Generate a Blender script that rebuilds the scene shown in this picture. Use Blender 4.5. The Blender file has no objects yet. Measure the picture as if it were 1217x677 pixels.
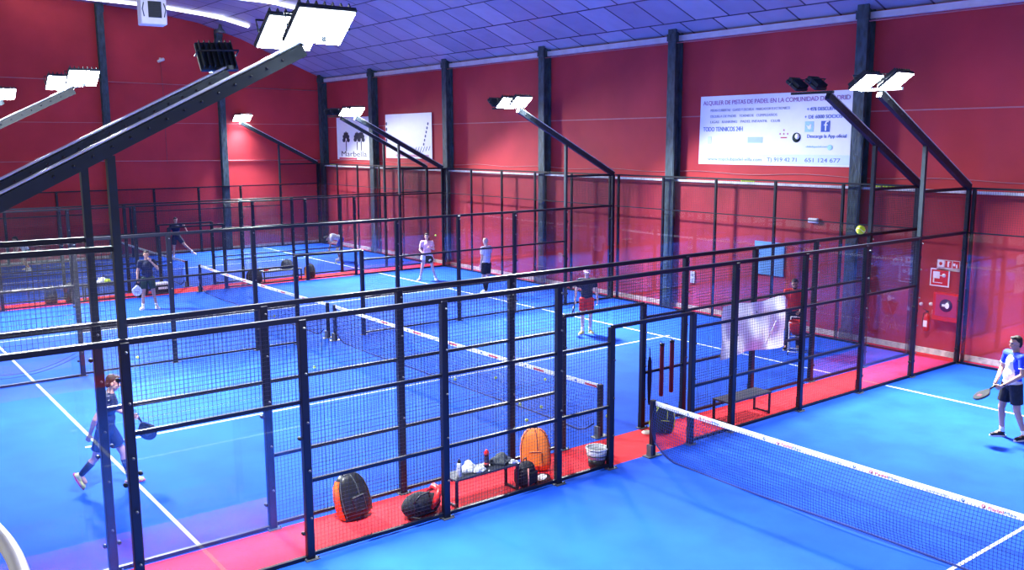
import bpy, bmesh, math, random
from math import sin, cos, pi, radians, sqrt
from mathutils import Vector, Matrix, Euler

random.seed(7)
S = bpy.context.scene
COL = S.collection

# ------------------------------------------------------------------ camera, world, exposure
CAM = (-10.5166, -9.8880, 5.0645)
YAW, PITCH, ROLL, FPX = 0.91147, 0.15638, -0.00372, 1086.86
cd = bpy.data.cameras.new('camera'); cam = bpy.data.objects.new('camera', cd); COL.objects.link(cam)
fw = Vector((cos(PITCH)*cos(YAW), cos(PITCH)*sin(YAW), -sin(PITCH)))
rt = Vector((sin(YAW), -cos(YAW), 0)); up = rt.cross(fw)
r2 = rt*cos(ROLL) + up*sin(ROLL); u2 = -rt*sin(ROLL) + up*cos(ROLL)
cam.matrix_world = Matrix(((r2.x, u2.x, -fw.x, CAM[0]), (r2.y, u2.y, -fw.y, CAM[1]), (r2.z, u2.z, -fw.z, CAM[2]), (0, 0, 0, 1)))
cd.sensor_width = 36; cd.lens = FPX/1217*36; cd.clip_start = .05; cd.clip_end = 300
S.camera = cam
W = bpy.data.worlds.new('world'); S.world = W; W.use_nodes = True
W.node_tree.nodes['Background'].inputs[0].default_value = (.88, .93, 1, 1)
W.node_tree.nodes['Background'].inputs[1].default_value = .62
S.view_settings.view_transform = 'Standard'; S.view_settings.look = 'None'
S.view_settings.exposure = 0.13; S.view_settings.gamma = 1.0; S.view_settings.use_curve_mapping = False
FLOOD_W = 1000        # watts of one floodlight
LENS_E = 60           # brightness of the lit lens
S.cycles.max_bounces = 12; S.cycles.transparent_max_bounces = 64
S.cycles.diffuse_bounces = 5; S.cycles.glossy_bounces = 3
S.cycles.sample_clamp_indirect = 6; S.cycles.use_denoising = True
S.cycles.caustics_reflective = False; S.cycles.caustics_refractive = False

# ------------------------------------------------------------------ materials
def mat(name, col, rough=.6, metal=0, noise=0, nscale=8, bump=0, bscale=40, spec=.35, emit=0, emcol=None, sub=None, aniso=(1, 1, 1)):
    m = bpy.data.materials.new(name); m.use_nodes = True; nt = m.node_tree; N = nt.nodes; L = nt.links
    b = N['Principled BSDF']; b.inputs['Base Color'].default_value = (*col, 1)
    b.inputs['Roughness'].default_value = rough; b.inputs['Metallic'].default_value = metal
    b.inputs['Specular IOR Level'].default_value = spec
    if noise or bump:
        tc = N.new('ShaderNodeTexCoord'); mp = N.new('ShaderNodeMapping'); mp.inputs['Scale'].default_value = aniso
        L.new(tc.outputs['Object'], mp.inputs[0])
    if noise:
        n = N.new('ShaderNodeTexNoise'); n.inputs['Scale'].default_value = nscale; n.inputs['Detail'].default_value = 6
        r = N.new('ShaderNodeMapRange'); r.inputs[1].default_value = .3; r.inputs[2].default_value = .7
        r.inputs[3].default_value = 1-noise; r.inputs[4].default_value = 1+noise
        mx = N.new('ShaderNodeMix'); mx.data_type = 'RGBA'; mx.blend_type = 'MULTIPLY'; mx.inputs[0].default_value = 1
        mx.inputs[6].default_value = (*col, 1)
        L.new(mp.outputs[0], n.inputs[0]); L.new(n.outputs[0], r.inputs[0]); L.new(r.outputs[0], mx.inputs[7]); L.new(mx.outputs[2], b.inputs['Base Color'])
    if bump:
        n2 = N.new('ShaderNodeTexNoise'); n2.inputs['Scale'].default_value = bscale; n2.inputs['Detail'].default_value = 4
        bp = N.new('ShaderNodeBump'); bp.inputs['Strength'].default_value = bump; bp.inputs['Distance'].default_value = .02
        L.new(mp.outputs[0], n2.inputs[0]); L.new(n2.outputs[0], bp.inputs['Height']); L.new(bp.outputs[0], b.inputs['Normal'])
    if emit:
        b.inputs['Emission Color'].default_value = (*(emcol or col), 1); b.inputs['Emission Strength'].default_value = emit
    return m

M = {}
M['turf'] = mat('blue_turf', (.012, .086, .60), .9, noise=.16, nscale=1.3, bump=.25, bscale=160, spec=.15)
M['red_turf'] = mat('red_turf', (.66, .028, .038), .9, noise=.10, nscale=3, bump=.25, bscale=160, spec=.15)
M['line'] = mat('white_line', (.82, .86, .88), .8, noise=.05, nscale=14)
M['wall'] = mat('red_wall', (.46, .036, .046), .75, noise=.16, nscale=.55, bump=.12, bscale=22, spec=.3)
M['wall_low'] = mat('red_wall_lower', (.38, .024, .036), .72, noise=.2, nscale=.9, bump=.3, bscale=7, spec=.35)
M['steel'] = mat('navy_steel', (.003, .004, .012), .42, noise=.15, nscale=5, spec=.35)
M['wire'] = mat('dark_wire', (.006, .009, .025), .5, spec=.4)
M['column'] = mat('column_paint', (.035, .060, .075), .6, noise=.5, nscale=9, bump=.9, bscale=13, aniso=(1, 1, .4))
M['ledge'] = mat('dusty_ledge', (.62, .60, .60), .85, noise=.25, nscale=5)
M['white'] = mat('white_paint', (.78, .78, .78), .5, noise=.05, nscale=6)
M['kerb'] = mat('pale_kerb', (.55, .50, .47), .8, noise=.35, nscale=7)
M['trim'] = mat('grey_trim', (.62, .60, .66), .6, noise=.1, nscale=3)
M['paper'] = mat('banner_vinyl', (.93, .94, .94), .45, noise=.02, nscale=4)
M['black'] = mat('black_plastic', (.010, .010, .012), .4, noise=.2, nscale=20)
M['cloth_black'] = mat('black_fabric', (.012, .013, .018), .8, noise=.35, nscale=14, bump=.3, bscale=60)
M['grey'] = mat('grey_fabric', (.075, .085, .09), .85, noise=.35, nscale=20, bump=.5, bscale=35)
M['orange'] = mat('orange_fabric', (.90, .21, .025), .55, noise=.12, nscale=9)
M['redp'] = mat('red_gloss', (.62, .02, .02), .3, noise=.06, nscale=9)
M['dred'] = mat('dark_red_foam', (.12, .008, .03), .7, noise=.2, nscale=9)
M['lime'] = mat('lime_trim', (.55, .75, .05), .5, noise=.1, nscale=9)
M['ball'] = mat('felt_ball', (.62, .80, .06), .9, noise=.1, nscale=30, bump=.4, bscale=60)
M['towel'] = mat('white_towel', (.80, .82, .82), .9, noise=.08, nscale=20, bump=.6, bscale=40)
M['sheet'] = mat('white_sheet', (.80, .80, .84), .7, noise=.05, nscale=3, bump=.4, bscale=3)
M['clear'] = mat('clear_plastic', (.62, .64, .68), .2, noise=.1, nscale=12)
M['chrome'] = mat('galvanised', (.11, .12, .14), .5, metal=.5, noise=.15, nscale=10)
M['beam_grey'] = mat('mast_paint', (.012, .019, .026), .5, noise=.2, nscale=4)
M['net'] = mat('net_cord', (.006, .022, .16), .7, noise=.1, nscale=30)
M['pale_blue'] = mat('pale_blue', (.16, .36, .62), .5, noise=.05, nscale=4)
M['skin'] = mat('skin', (.60, .33, .24), .55, noise=.06, nscale=12)
M['skin_tan'] = mat('skin_tan', (.48, .26, .18), .55, noise=.06, nscale=12)
M['skin_pale'] = mat('skin_pale', (.72, .45, .36), .55, noise=.06, nscale=12)
M['hair'] = mat('dark_hair', (.018, .012, .009), .6, noise=.3, nscale=50, bump=.5, bscale=90)
M['hair_grey'] = mat('grey_hair', (.30, .27, .26), .6, noise=.3, nscale=50, bump=.5, bscale=90)
M['lip'] = mat('lip', (.42, .14, .12), .5, noise=.05, nscale=40)
M['eye'] = mat('eye_dark', (.02, .015, .012), .2, noise=.05, nscale=40)
M['navy'] = mat('navy_cloth', (.005, .009, .040), .8, noise=.2, nscale=12, bump=.3, bscale=25)
M['royal'] = mat('royal_cloth', (.020, .060, .62), .75, noise=.12, nscale=12, bump=.3, bscale=25)
M['tee_white'] = mat('white_cloth', (.82, .83, .86), .8, noise=.05, nscale=12, bump=.3, bscale=25)
M['tee_pink'] = mat('pink_cloth', (.80, .48, .58), .8, noise=.06, nscale=12, bump=.3, bscale=25)
M['tee_red'] = mat('red_cloth', (.72, .02, .025), .75, noise=.12, nscale=12, bump=.3, bscale=25)
M['shoe_y'] = mat('yellow_shoe', (.72, .66, .14), .6, noise=.1, nscale=30)
M['green'] = mat('dark_green_cloth', (.012, .035, .026), .8, noise=.15, nscale=12)
M['yellow'] = mat('yellow_marker', (.75, .72, .05), .6, noise=.1, nscale=9)
M['blue_ink'] = mat('blue_ink', (.06, .14, .45), .6, noise=.1, nscale=9)
M['grey_ink'] = mat('grey_ink', (.42, .44, .50), .6, noise=.1, nscale=9)
M['red_ink'] = mat('red_ink', (.55, .05, .09), .6, noise=.1, nscale=9)
M['pink_ink'] = mat('mauve_ink', (.42, .16, .34), .6, noise=.1, nscale=9)
M['sky_ink'] = mat('sky_ink', (.42, .72, .86), .6, noise=.1, nscale=9)
M['lens'] = mat('lit_lens', (.9, .95, 1), .3, emit=LENS_E, emcol=(.86, .93, 1))
M['strip'] = mat('strip_light', (.9, .92, 1), .3, emit=3.2, emcol=(.93, .95, 1))
M['screen'] = mat('unlit_lens', (.05, .06, .07), .15)

def glass_mat():
    m = bpy.data.materials.new('court_glass'); m.use_nodes = True; nt = m.node_tree; N = nt.nodes; L = nt.links
    for n in list(N):
        if n.type != 'OUTPUT_MATERIAL': N.remove(n)
    out = [n for n in N if n.type == 'OUTPUT_MATERIAL'][0]
    t = N.new('ShaderNodeBsdfTransparent'); t.inputs[0].default_value = (.955, .965, .985, 1)
    g = N.new('ShaderNodeBsdfGlossy'); g.inputs['Roughness'].default_value = .02
    ge = N.new('ShaderNodeNewGeometry'); dt = N.new('ShaderNodeVectorMath'); dt.operation = 'DOT_PRODUCT'
    L.new(ge.outputs['Normal'], dt.inputs[0]); L.new(ge.outputs['Incoming'], dt.inputs[1])
    def ma(op, a, b):
        n = N.new('ShaderNodeMath'); n.operation = op
        for i, q in enumerate((a, b)):
            if q is None: continue
            if isinstance(q, (int, float)): n.inputs[i].default_value = q
            else: L.new(q, n.inputs[i])
        return n.outputs[0]
    c = ma('ABSOLUTE', dt.outputs['Value'], None); c = ma('SUBTRACT', 1.0, c); c = ma('POWER', c, 5.0); c = ma('MULTIPLY', c, .95); c = ma('ADD', c, .055)
    mx = N.new('ShaderNodeMixShader'); L.new(c, mx.inputs[0]); L.new(t.outputs[0], mx.inputs[1]); L.new(g.outputs[0], mx.inputs[2])
    L.new(mx.outputs[0], out.inputs[0]); return m
M['glass'] = glass_mat()

def ceiling_mat():
    m = bpy.data.materials.new('ceiling_panels'); m.use_nodes = True; nt = m.node_tree; N = nt.nodes; L = nt.links
    b = N['Principled BSDF']; b.inputs['Roughness'].default_value = .42
    uv = N.new('ShaderNodeUVMap'); uv.uv_map = 'UVMap'
    br = N.new('ShaderNodeTexBrick'); br.inputs['Scale'].default_value = 1
    br.offset = .5; br.inputs['Brick Width'].default_value = 1.2; br.inputs['Row Height'].default_value = 1.4
    br.inputs['Mortar Size'].default_value = .03; br.inputs['Mortar Smooth'].default_value = .1
    br.inputs['Color1'].default_value = (.46, .46, .54, 1); br.inputs['Color2'].default_value = (.30, .31, .42, 1)
    br.inputs['Mortar'].default_value = (.03, .03, .06, 1)
    n = N.new('ShaderNodeTexNoise'); n.inputs['Scale'].default_value = 1.4; n.inputs['Detail'].default_value = 5
    r = N.new('ShaderNodeMapRange'); r.inputs[3].default_value = .8; r.inputs[4].default_value = 1.15
    mx = N.new('ShaderNodeMix'); mx.data_type = 'RGBA'; mx.blend_type = 'MULTIPLY'; mx.inputs[0].default_value = 1
    L.new(uv.outputs[0], br.inputs[0]); L.new(uv.outputs[0], n.inputs[0]); L.new(n.outputs[0], r.inputs[0])
    L.new(br.outputs[0], mx.inputs[6]); L.new(r.outputs[0], mx.inputs[7]); L.new(mx.outputs[2], b.inputs['Base Color'])
    return m
M['ceiling'] = ceiling_mat()

# ------------------------------------------------------------------ mesh helpers
class MB:
    def __init__(s): s.v = []; s.f = []; s.sm = []
    def add(s, vs, fs, smooth=False):
        o = len(s.v); s.v += [tuple(x) for x in vs]; s.f += [tuple(i+o for i in f) for f in fs]; s.sm += [smooth]*len(fs); return s
    def box(s, c, d, R=None, bev=0):
        hx, hy, hz = d[0]/2, d[1]/2, d[2]/2
        if bev:
            b = min(bev, hx*.9, hy*.9, hz*.9); vs = []
            for sx in (-1, 1):
                for sy in (-1, 1):
                    for sz in (-1, 1):
                        vs += [(sx*hx, sy*(hy-b), sz*(hz-b)), (sx*(hx-b), sy*hy, sz*(hz-b)), (sx*(hx-b), sy*(hy-b), sz*hz)]
            bm = bmesh.new()
            for v in vs: bm.verts.new(v)
            bmesh.ops.convex_hull(bm, input=bm.verts)
            bm.verts.index_update()
            P = [v.co.copy() for v in bm.verts]; F = [[v.index for v in f.verts] for f in bm.faces]; bm.free()
        else:
            P = [Vector((x*hx, y*hy, z*hz)) for x in (-1, 1) for y in (-1, 1) for z in (-1, 1)]
            F = [(0, 1, 3, 2), (4, 6, 7, 5), (0, 4, 5, 1), (2, 3, 7, 6), (0, 2, 6, 4), (1, 5, 7, 3)]
        if R is not None: P = [R @ Vector(p) for p in P]
        c = Vector(c); return s.add([p+c for p in P], F)
    def bar(s, a, b, w, h=None, upv=(0, 0, 1)):
        h = h or w; a = Vector(a); b = Vector(b); d = (b-a).normalized(); u = Vector(upv)
        if abs(d.dot(u)) > .98: u = Vector((0, 1, 0))
        x = d.cross(u).normalized(); y = x.cross(d)
        P = [p+x*(sx*w/2)+y*(sy*h/2) for p in (a, b) for sx, sy in ((-1, -1), (1, -1), (1, 1), (-1, 1))]
        return s.add(P, [(0, 1, 5, 4), (1, 2, 6, 5), (2, 3, 7, 6), (3, 0, 4, 7), (3, 2, 1, 0), (4, 5, 6, 7)])
    def tube(s, pts, r, n=8, cap=True):
        pts = [Vector(p) for p in pts]; rs = r if isinstance(r, (list, tuple)) else [r]*len(pts); vs = []; prev = None
        for i, p in enumerate(pts):
            d = (pts[min(i+1, len(pts)-1)]-pts[max(i-1, 0)]).normalized()
            if prev is None:
                u = Vector((0, 0, 1)) if abs(d.z) < .9 else Vector((1, 0, 0)); prev = d.cross(u).normalized()
            x = (prev-d*prev.dot(d)).normalized(); y = d.cross(x); prev = x
            vs += [p+(x*cos(2*pi*k/n)+y*sin(2*pi*k/n))*rs[i] for k in range(n)]
        fs = [(i*n+k, i*n+(k+1) % n, (i+1)*n+(k+1) % n, (i+1)*n+k) for i in range(len(pts)-1) for k in range(n)]
        if cap: fs += [tuple(range(n-1, -1, -1)), tuple((len(pts)-1)*n+k for k in range(n))]
        return s.add(vs, fs, True)
    def lathe(s, prof, c=(0, 0, 0), n=20, R=None):
        vs = []; c = Vector(c)
        for r, z in prof:
            for k in range(n):
                p = Vector((r*cos(2*pi*k/n), r*sin(2*pi*k/n), z)); vs.append((R @ p if R is not None else p)+c)
        fs = [(i*n+k, i*n+(k+1) % n, (i+1)*n+(k+1) % n, (i+1)*n+k) for i in range(len(prof)-1) for k in range(n)]
        fs += [tuple(range(n-1, -1, -1)), tuple((len(prof)-1)*n+k for k in range(n))]
        return s.add(vs, fs, True)
    def ell(s, c, r, n=14, m=9, R=None):
        c = Vector(c); vs = []; r = r if isinstance(r, (list, tuple)) else (r, r, r)
        for i in range(1, m):
            t = pi*i/m
            for k in range(n):
                p = Vector((r[0]*sin(t)*cos(2*pi*k/n), r[1]*sin(t)*sin(2*pi*k/n), r[2]*cos(t))); vs.append((R @ p if R is not None else p)+c)
        o = len(vs)
        for z in (1, -1):
            p = Vector((0, 0, z*r[2])); vs.append((R @ p if R is not None else p)+c)
        fs = [(i*n+k, (i+1)*n+k, (i+1)*n+(k+1) % n, i*n+(k+1) % n) for i in range(m-2) for k in range(n)]
        fs += [(o, k, (k+1) % n) for k in range(n)] + [(o+1, (m-2)*n+(k+1) % n, (m-2)*n+k) for k in range(n)]
        return s.add(vs, fs, True)
    def cap(s, a, b, ra, rb, n=12):      # tapered limb with round ends
        a = Vector(a); b = Vector(b)
        s.tube([a, a.lerp(b, .5), b], [ra, (ra+rb)/2, rb], n); s.ell(a, ra, n, 7); s.ell(b, rb, n, 7); return s
    def prism(s, poly, z0, z1, f=lambda x, y, z: (x, y, z)):
        n = len(poly); vs = [f(x, y, z0) for x, y in poly]+[f(x, y, z1) for x, y in poly]
        return s.add(vs, [tuple(range(n-1, -1, -1)), tuple(range(n, 2*n))]+[(k, (k+1) % n, n+(k+1) % n, n+k) for k in range(n)])
    def build(s, name, m, parent=None, label=None):
        me = bpy.data.meshes.new(name); me.from_pydata(s.v, [], s.f); me.polygons.foreach_set('use_smooth', s.sm); me.update()
        me.materials.append(m); o = bpy.data.objects.new(name, me); COL.objects.link(o)
        if parent: o.parent = parent
        if label: o['label'] = label
        return o

def tag(o, label=None, cat=None, group=None, kind=None):
    if label: o['label'] = label
    if cat: o['category'] = cat
    if group: o['group'] = group
    if kind: o['kind'] = kind
    return o
def empty(name, loc, rz=0, label=None, cat=None, group=None):
    o = bpy.data.objects.new(name, None); COL.objects.link(o); o.empty_display_size = .1
    o.location = loc; o.rotation_euler = (0, 0, rz); return tag(o, label, cat, group)
def struct(name, mb, m):
    o = mb.build(name, m); o['kind'] = 'structure'; return o
def remesh(mb, name, m, parent, voxel=.01, smooth=3, label=None):
    o = mb.build('tmp', m); md = o.modifiers.new('r', 'REMESH'); md.mode = 'VOXEL'; md.voxel_size = voxel; md.use_smooth_shade = True
    if smooth: sm = o.modifiers.new('s', 'SMOOTH'); sm.factor = .5; sm.iterations = smooth
    dg = bpy.context.evaluated_depsgraph_get(); me = bpy.data.meshes.new_from_object(o.evaluated_get(dg)); me.name = name
    bpy.data.objects.remove(o); me.materials.clear(); me.materials.append(m)
    q = bpy.data.objects.new(name, me); COL.objects.link(q)
    if parent: q.parent = parent
    if label: q['label'] = label
    return q
FACE_NX = Matrix(((0, 0, -1), (-1, 0, 0), (0, 1, 0)))     # text facing -X: local x -> -Y, local y -> +Z
def text(string, size, loc, m, parent, name='lettering', width=None, R=FACE_NX, depth=.003, label=None, align='LEFT'):
    c = bpy.data.curves.new('t', 'FONT'); c.body = string; c.size = size; c.extrude = depth; c.align_x = align
    o = bpy.data.objects.new('t', c); COL.objects.link(o)
    dg = bpy.context.evaluated_depsgraph_get(); dg.update(); me = bpy.data.meshes.new_from_object(o.evaluated_get(dg)); bpy.data.objects.remove(o)
    xs = [v.co.x for v in me.vertices]; k = 1
    if width and xs: k = width/(max(xs)-min(xs))
    R4 = R.to_4x4(); R4.translation = Vector(loc)
    me.transform(R4 @ Matrix.Diagonal((k, 1, 1, 1))); me.name = name; me.materials.clear(); me.materials.append(m)
    q = bpy.data.objects.new(name, me); COL.objects.link(q)
    if parent: q.parent = parent
    if label: q['label'] = label
    return q

# ------------------------------------------------------------------ the hall
WX, LX, WY = 10.6, 10.45, 32.7
PROF = [(-16, 11.2), (-6, 11.1), (-1, 10.95), (2, 10.75), (4.5, 10.4), (6.5, 9.8), (8.5, 8.98), (10.6, 8.15)]
def zc(x):
    for (a, za), (b, zb) in zip(PROF, PROF[1:]):
        if a <= x <= b: return za+(zb-za)*(x-a)/(b-a)
    return PROF[-1][1]
Y0 = -16
COURTS = [(-10, 0), (1.13, 11.2), (11.4, 21.15), (22.3, 32.4)]
struct('floor', MB().box((-2.5, 8.4, -.1), (26.2, 49, .18)), mat('hall_floor_paint', (.20, .06, .10), .7, noise=.2, nscale=2))
for y0, y1 in COURTS:
    a = y0-.0; b = y1
    struct('court_turf', MB().box((0, (a+b)/2, -.003), (20.06, b-a+.1, .014)), M['turf'])
    ln = MB(); yc = (y0+y1)/2
    for sx in (-1, 1): ln.box((sx*6.95, yc, .006), (.05, y1-y0-.1, .006))
    ln.box((0, yc, .0062), (14.3, .05, .006))
    struct('court_line', ln, M['line'])
struct('court_turf', MB().box((0, 11.3, -.0035), (20.06, .2, .012)), M['turf'])
for y0, y1 in ((0, 1.13), (21.15, 22.3), (-11.2, -10)):
    struct('red_walkway', MB().box((.3, (y0+y1)/2, -.004), (20.6, y1-y0-.1, .014)), M['red_turf'])
struct('red_walkway', MB().box((10.24, 8.4, -.008), (.42, 49, .012)), M['red_turf'])
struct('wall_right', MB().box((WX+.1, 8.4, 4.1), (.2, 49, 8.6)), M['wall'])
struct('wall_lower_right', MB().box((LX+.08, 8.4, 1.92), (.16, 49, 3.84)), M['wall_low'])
struct('trim_ledge', MB().box((LX+.05, 8.4, 3.87), (.26, 49, .06)), M['ledge'])
struct('baseboard_right', MB().box((LX-.02, 8.4, .07), (.05, 49, .13)), M['kerb'])
pl = [(-15.6, -.1), (WX+.2, -.1)]+[(x, z+.02) for x, z in reversed(PROF)]
struct('wall_left', MB().prism(pl, WY, WY+.2, lambda x, y, z: (x, z, y)), M['wall'])
struct('baseboard_left', MB().box((-2.5, WY-.02, .07), (26, .05, .13)), M['kerb'])
# ceiling with panel seams
me = bpy.data.meshes.new('ceiling'); vs = []; fs = []; arc = [0]
for (a, za), (b, zb) in zip(PROF, PROF[1:]): arc.append(arc[-1]+sqrt((b-a)**2+(zb-za)**2))
for x, z in PROF: vs += [(x, Y0, z), (x, WY+.2, z)]
nt_ = len(vs); vs += [(x, y, z+.2) for x, y, z in vs]
for i in range(len(PROF)-1):
    fs += [(2*i, 2*i+1, 2*i+3, 2*i+2), (nt_+2*i, nt_+2*i+2, nt_+2*i+3, nt_+2*i+1)]
me.from_pydata(vs, [], fs); uvl = me.uv_layers.new(name='UVMap')
for p in me.polygons:
    for li in p.loop_indices:
        v = me.loops[li].vertex_index % nt_; uvl.data[li].uv = (vs[v][1]+100, arc[-1]-arc[v//2]+.7)
me.materials.append(M['ceiling']); o = bpy.data.objects.new('ceiling', me); COL.objects.link(o); o['kind'] = 'structure'
struct('trim_eave', MB().box((WX-.06, 8.4, 8.04), (.14, 49, .16)), M['trim'])
mb = MB()
for z in (5.75,): mb.box((WX-.008, 8.4, z), (.02, 49, .03))
mb.tube([(WX-.03, y, 4.13+.03*sin(y*1.7)) for y in [Y0+i*.5 for i in range(97)]], .012, 6)
mb.tube([(WX-.22, y, 7.9) for y in (Y0, 8, WY)], .018, 6)
struct('trim_wall_conduit_right', mb, mat('faded_conduit', (.45, .16, .18), .6, noise=.1, nscale=5))
mb = MB()
for z in (7.65, 4.25): mb.tube([(-15, WY-.03, z), (-3, WY-.03, z+.03), (10.3, WY-.03, z-.1)], .02, 6)
mb.box((-2.5, WY-.012, 5.9), (26, .02, .025))
struct('trim_wall_conduit_left', mb, mat('faded_conduit_left', (.45, .16, .18), .6, noise=.1, nscale=5))
for i, y in enumerate((-9.1, -3.05, 2.98, 9.15, 15.2, 21.3, 27.35, 32.4)):
    mb = MB(); z1 = 8.3; w = .30; x0 = 10.24
    mb.box((x0+.02, y, z1/2), (.05, w, z1)); mb.box((WX-.05, y, z1/2), (.05, w, z1)); mb.box(((x0+WX)/2, y, z1/2), (WX-x0-.02, .12, z1))
    mb.box((x0-.01, y, .14), (.08, w+.06, .28)); mb.box((x0-.005, y, z1-.25), (.06, w+.04, .2))
    mb.tube([(x0+.02, y-w/2-.02, .3), (x0+.02, y-w/2-.02, 5.6)], .022, 6)
    tag(mb.build('steel_column', M['column']), kind='structure')
for x in (-11.8, -5.3, .25, 5.35):
    mb = MB(); z1 = zc(x)
    mb.box((x, WY-.26, z1/2), (.28, .04, z1)); mb.box((x, WY-.03, z1/2), (.28, .04, z1)); mb.box((x, WY-.15, z1/2), (.1, .24, z1))
    mb.box((x, WY-.27, z1-.2), (.34, .05, .3))
    tag(mb.build('steel_column', M['column']), kind='structure')
for (xa, ya), (xb, yb), w in (((-3.2, 32.2), (5.65, 29.65), .42), ((2.0, 26.3), (5.75, 23.7), .42)):
    mb = MB()
    n = 10
    for k in range(n):
        p = [(xa+(xb-xa)*t, ya+(yb-ya)*t) for t in (k/n, (k+1)/n)]
        mb.bar((p[0][0], p[0][1], zc(p[0][0])-.05), (p[1][0], p[1][1], zc(p[1][0])-.05), w, .05)
    tag(mb.build('ceiling_light_strip', M['strip']), 'long white light strip on the ceiling above the far red wall' if w and xa < 0 else 'short white light strip on the ceiling next to the bright floodlights', 'light')

# ------------------------------------------------------------------ side fences
def mesh_panel(mb, x0, x1, z0, z1, y=0, axis='x', step=.05, t=.0034):
    def P(a, z, d): return (a, y+d, z) if axis == 'x' else (y+d, a, z)
    n = max(1, round((x1-x0)/step)); h = t/2
    for k in range(1, n):
        a = x0+(x1-x0)*k/n; vs = [P(a-h, z0, -h), P(a+h, z0, -h), P(a+h, z0, h), P(a-h, z0, h), P(a-h, z1, -h), P(a+h, z1, -h), P(a+h, z1, h), P(a-h, z1, h)]
        mb.add(vs, [(0, 1, 5, 4), (1, 2, 6, 5), (2, 3, 7, 6), (3, 0, 4, 7)])
    n = max(1, round((z1-z0)/step))
    for k in range(1, n):
        z = z0+(z1-z0)*k/n; vs = [P(a, z+dz, d+t) for a in (x0, x1) for dz, d in ((-h, -h), (h, -h), (h, h), (-h, h))]
        mb.add(vs, [(0, 1, 5, 4), (1, 2, 6, 5), (2, 3, 7, 6), (3, 0, 4, 7)])
def post(root, x, h, y=0, w=.10, d=.085, side=-1):
    p = MB().box((x, y, h/2), (w, d, h), bev=.008).build('post', M['steel'], root)
    b = MB().box((x, y+side*.015, .008), (w+.08, d+.06, .012))
    for sx in (-1, 1): b.lathe([(.011, 0), (.011, .03)], (x+sx*(w/2+.035), y+side*.05, .01), 6)
    b.box((x, y-side*(d/2+.012), .14), (.05, .024, .26))
    b.build('base_plate', M['chrome'], p)
    c = MB()
    for z in (.55, 1.15, 1.75, 2.35, 2.9):
        if z < h-.05: c.lathe([(.014, 0), (.014, .022), (.006, .03)], (x, y-d/2-.026, z), 8, R=Matrix.Rotation(-pi/2, 3, 'X') if False else Matrix.Rotation(pi/2, 3, 'X'))
    if c.v: c.build('bolt', M['chrome'], p)
    return p
def rail(root, x0, x1, z, y=0, s=.045):
    return MB().bar((x0, y, z), (x1, y, z), s, s).build('rail', M['steel'], root)
def side_fence(Y, label, top_s=.062):
    root = empty('court_fence', (0, Y, 0), 0, label, 'fence')
    for sx in (-1, 1):
        for x, h in ((10, 4.0), (8, 3.0), (6, 3.0), (4, 3.0), (2, 3.0), (.93, 2.25)): post(root, sx*x, h)
        for x in (8, 6):           # glass clamps
            pass
        MB().bar((sx*8, 0, 3.985), (sx*10, 0, 3.985), .03, .06).build('rail', M['steel'], root)
        for gx, gh in ((9, 3), (7, 2)):
            g = MB().box((sx*gx, 0, gh/2), (1.88, .012, gh-.06)).build('glass_panel', M['glass'], root)
            for cx in (gx-.92, gx+.92):
                for z in ((.35, 1.45, 2.6) if gh == 3 else (.35, 1.55)):
                    MB().lathe([(.020, -.03), (.024, -.02), (.024, .02), (.020, .03)], (sx*cx, 0, z), 10, R=Matrix.Rotation(pi/2, 3, 'X')).build('glass_clamp', M['black'], g)
        for x0, x1, z0, z1 in ((8.05, 9.95, 3, 4), (6.05, 7.95, 2, 3), (4.05, 5.95, .05, 3), (2.05, 3.95, .05, 3), (.98, 1.95, .05, 3)):
            mb = MB(); a, b = sorted((sx*x0, sx*x1)); mesh_panel(mb, a, b, z0, z1); mb.build('mesh_panel', M['wire'], root)
        rail(root, *sorted((sx*6, sx*8)), 2.0)
        rail(root, *sorted((sx*6, sx*10)), .03, s=.05)
        for a, b in ((4, 6), (2, 4), (.93, 2)):
            for z in (.06, 1.0, 2.0): rail(root, *sorted((sx*a, sx*b)), z)
    rail(root, -10, 10, 3.0, s=top_s)
    f = rail(root, -.93, .93, 2.25, s=.055)
    mb = MB(); mesh_panel(mb, -.93, .93, 2.27, 2.98); mb.build('mesh_panel', M['wire'], root)
    return root
FEN = [(0.0, 'black steel side fence nearest the camera, with racket bags standing behind it'),
       (1.13, 'black steel side fence second from the camera, holding the white sheet'),
       (11.3, 'black steel side fence in the middle of the hall, shared by two blue courts'),
       (21.15, 'low far side fence on the near edge of the far red walkway'),
       (22.3, 'far side fence just behind the far red walkway'),
       (32.4, 'farthest side fence, along the left red wall')]
for y, l in FEN: side_fence(y, l, .062 if y < 12 else .05)
# end fences at the back of each court, in front of the right wall
EL = ['glass end fence of the nearest court behind the player in blue and white',
      'glass end fence of the court with the man in red at its back',
      'glass end fence of the court with the bald man in a white shirt',
      'glass end fence of the farthest court in the hall corner']
for (y0, y1), l in zip(COURTS, EL):
    root = empty('end_fence', (10.02, (y0+y1)/2, 0), 0, l, 'fence'); yc = (y0+y1)/2; n = 5
    for k in range(n+1):
        y = y0+(y1-y0)*k/n
        if k in (0, n): y += (.1 if k == 0 else -.1)
        MB().box((.03, y-yc, 2), (.07, .07, 4), bev=.006).build('post', M['steel'], root)
    for k in range(n):
        a = y0+(y1-y0)*k/n+.02-yc; b = y0+(y1-y0)*(k+1)/n-.02-yc
        MB().box((-.03, (a+b)/2, 1.5), (.012, b-a, 2.94)).build('glass_panel', M['glass'], root)
        mb = MB(); mesh_panel(mb, a, b, 3.02, 3.98, 0, 'y'); mb.build('mesh_panel', M['wire'], root)
    for z, s in ((3.0, .03), (3.985, .045), (.03, .05)): MB().bar((0, y0-yc, z), (0, y1-yc, z), s, s).build('rail', M['steel'], root)

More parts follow.
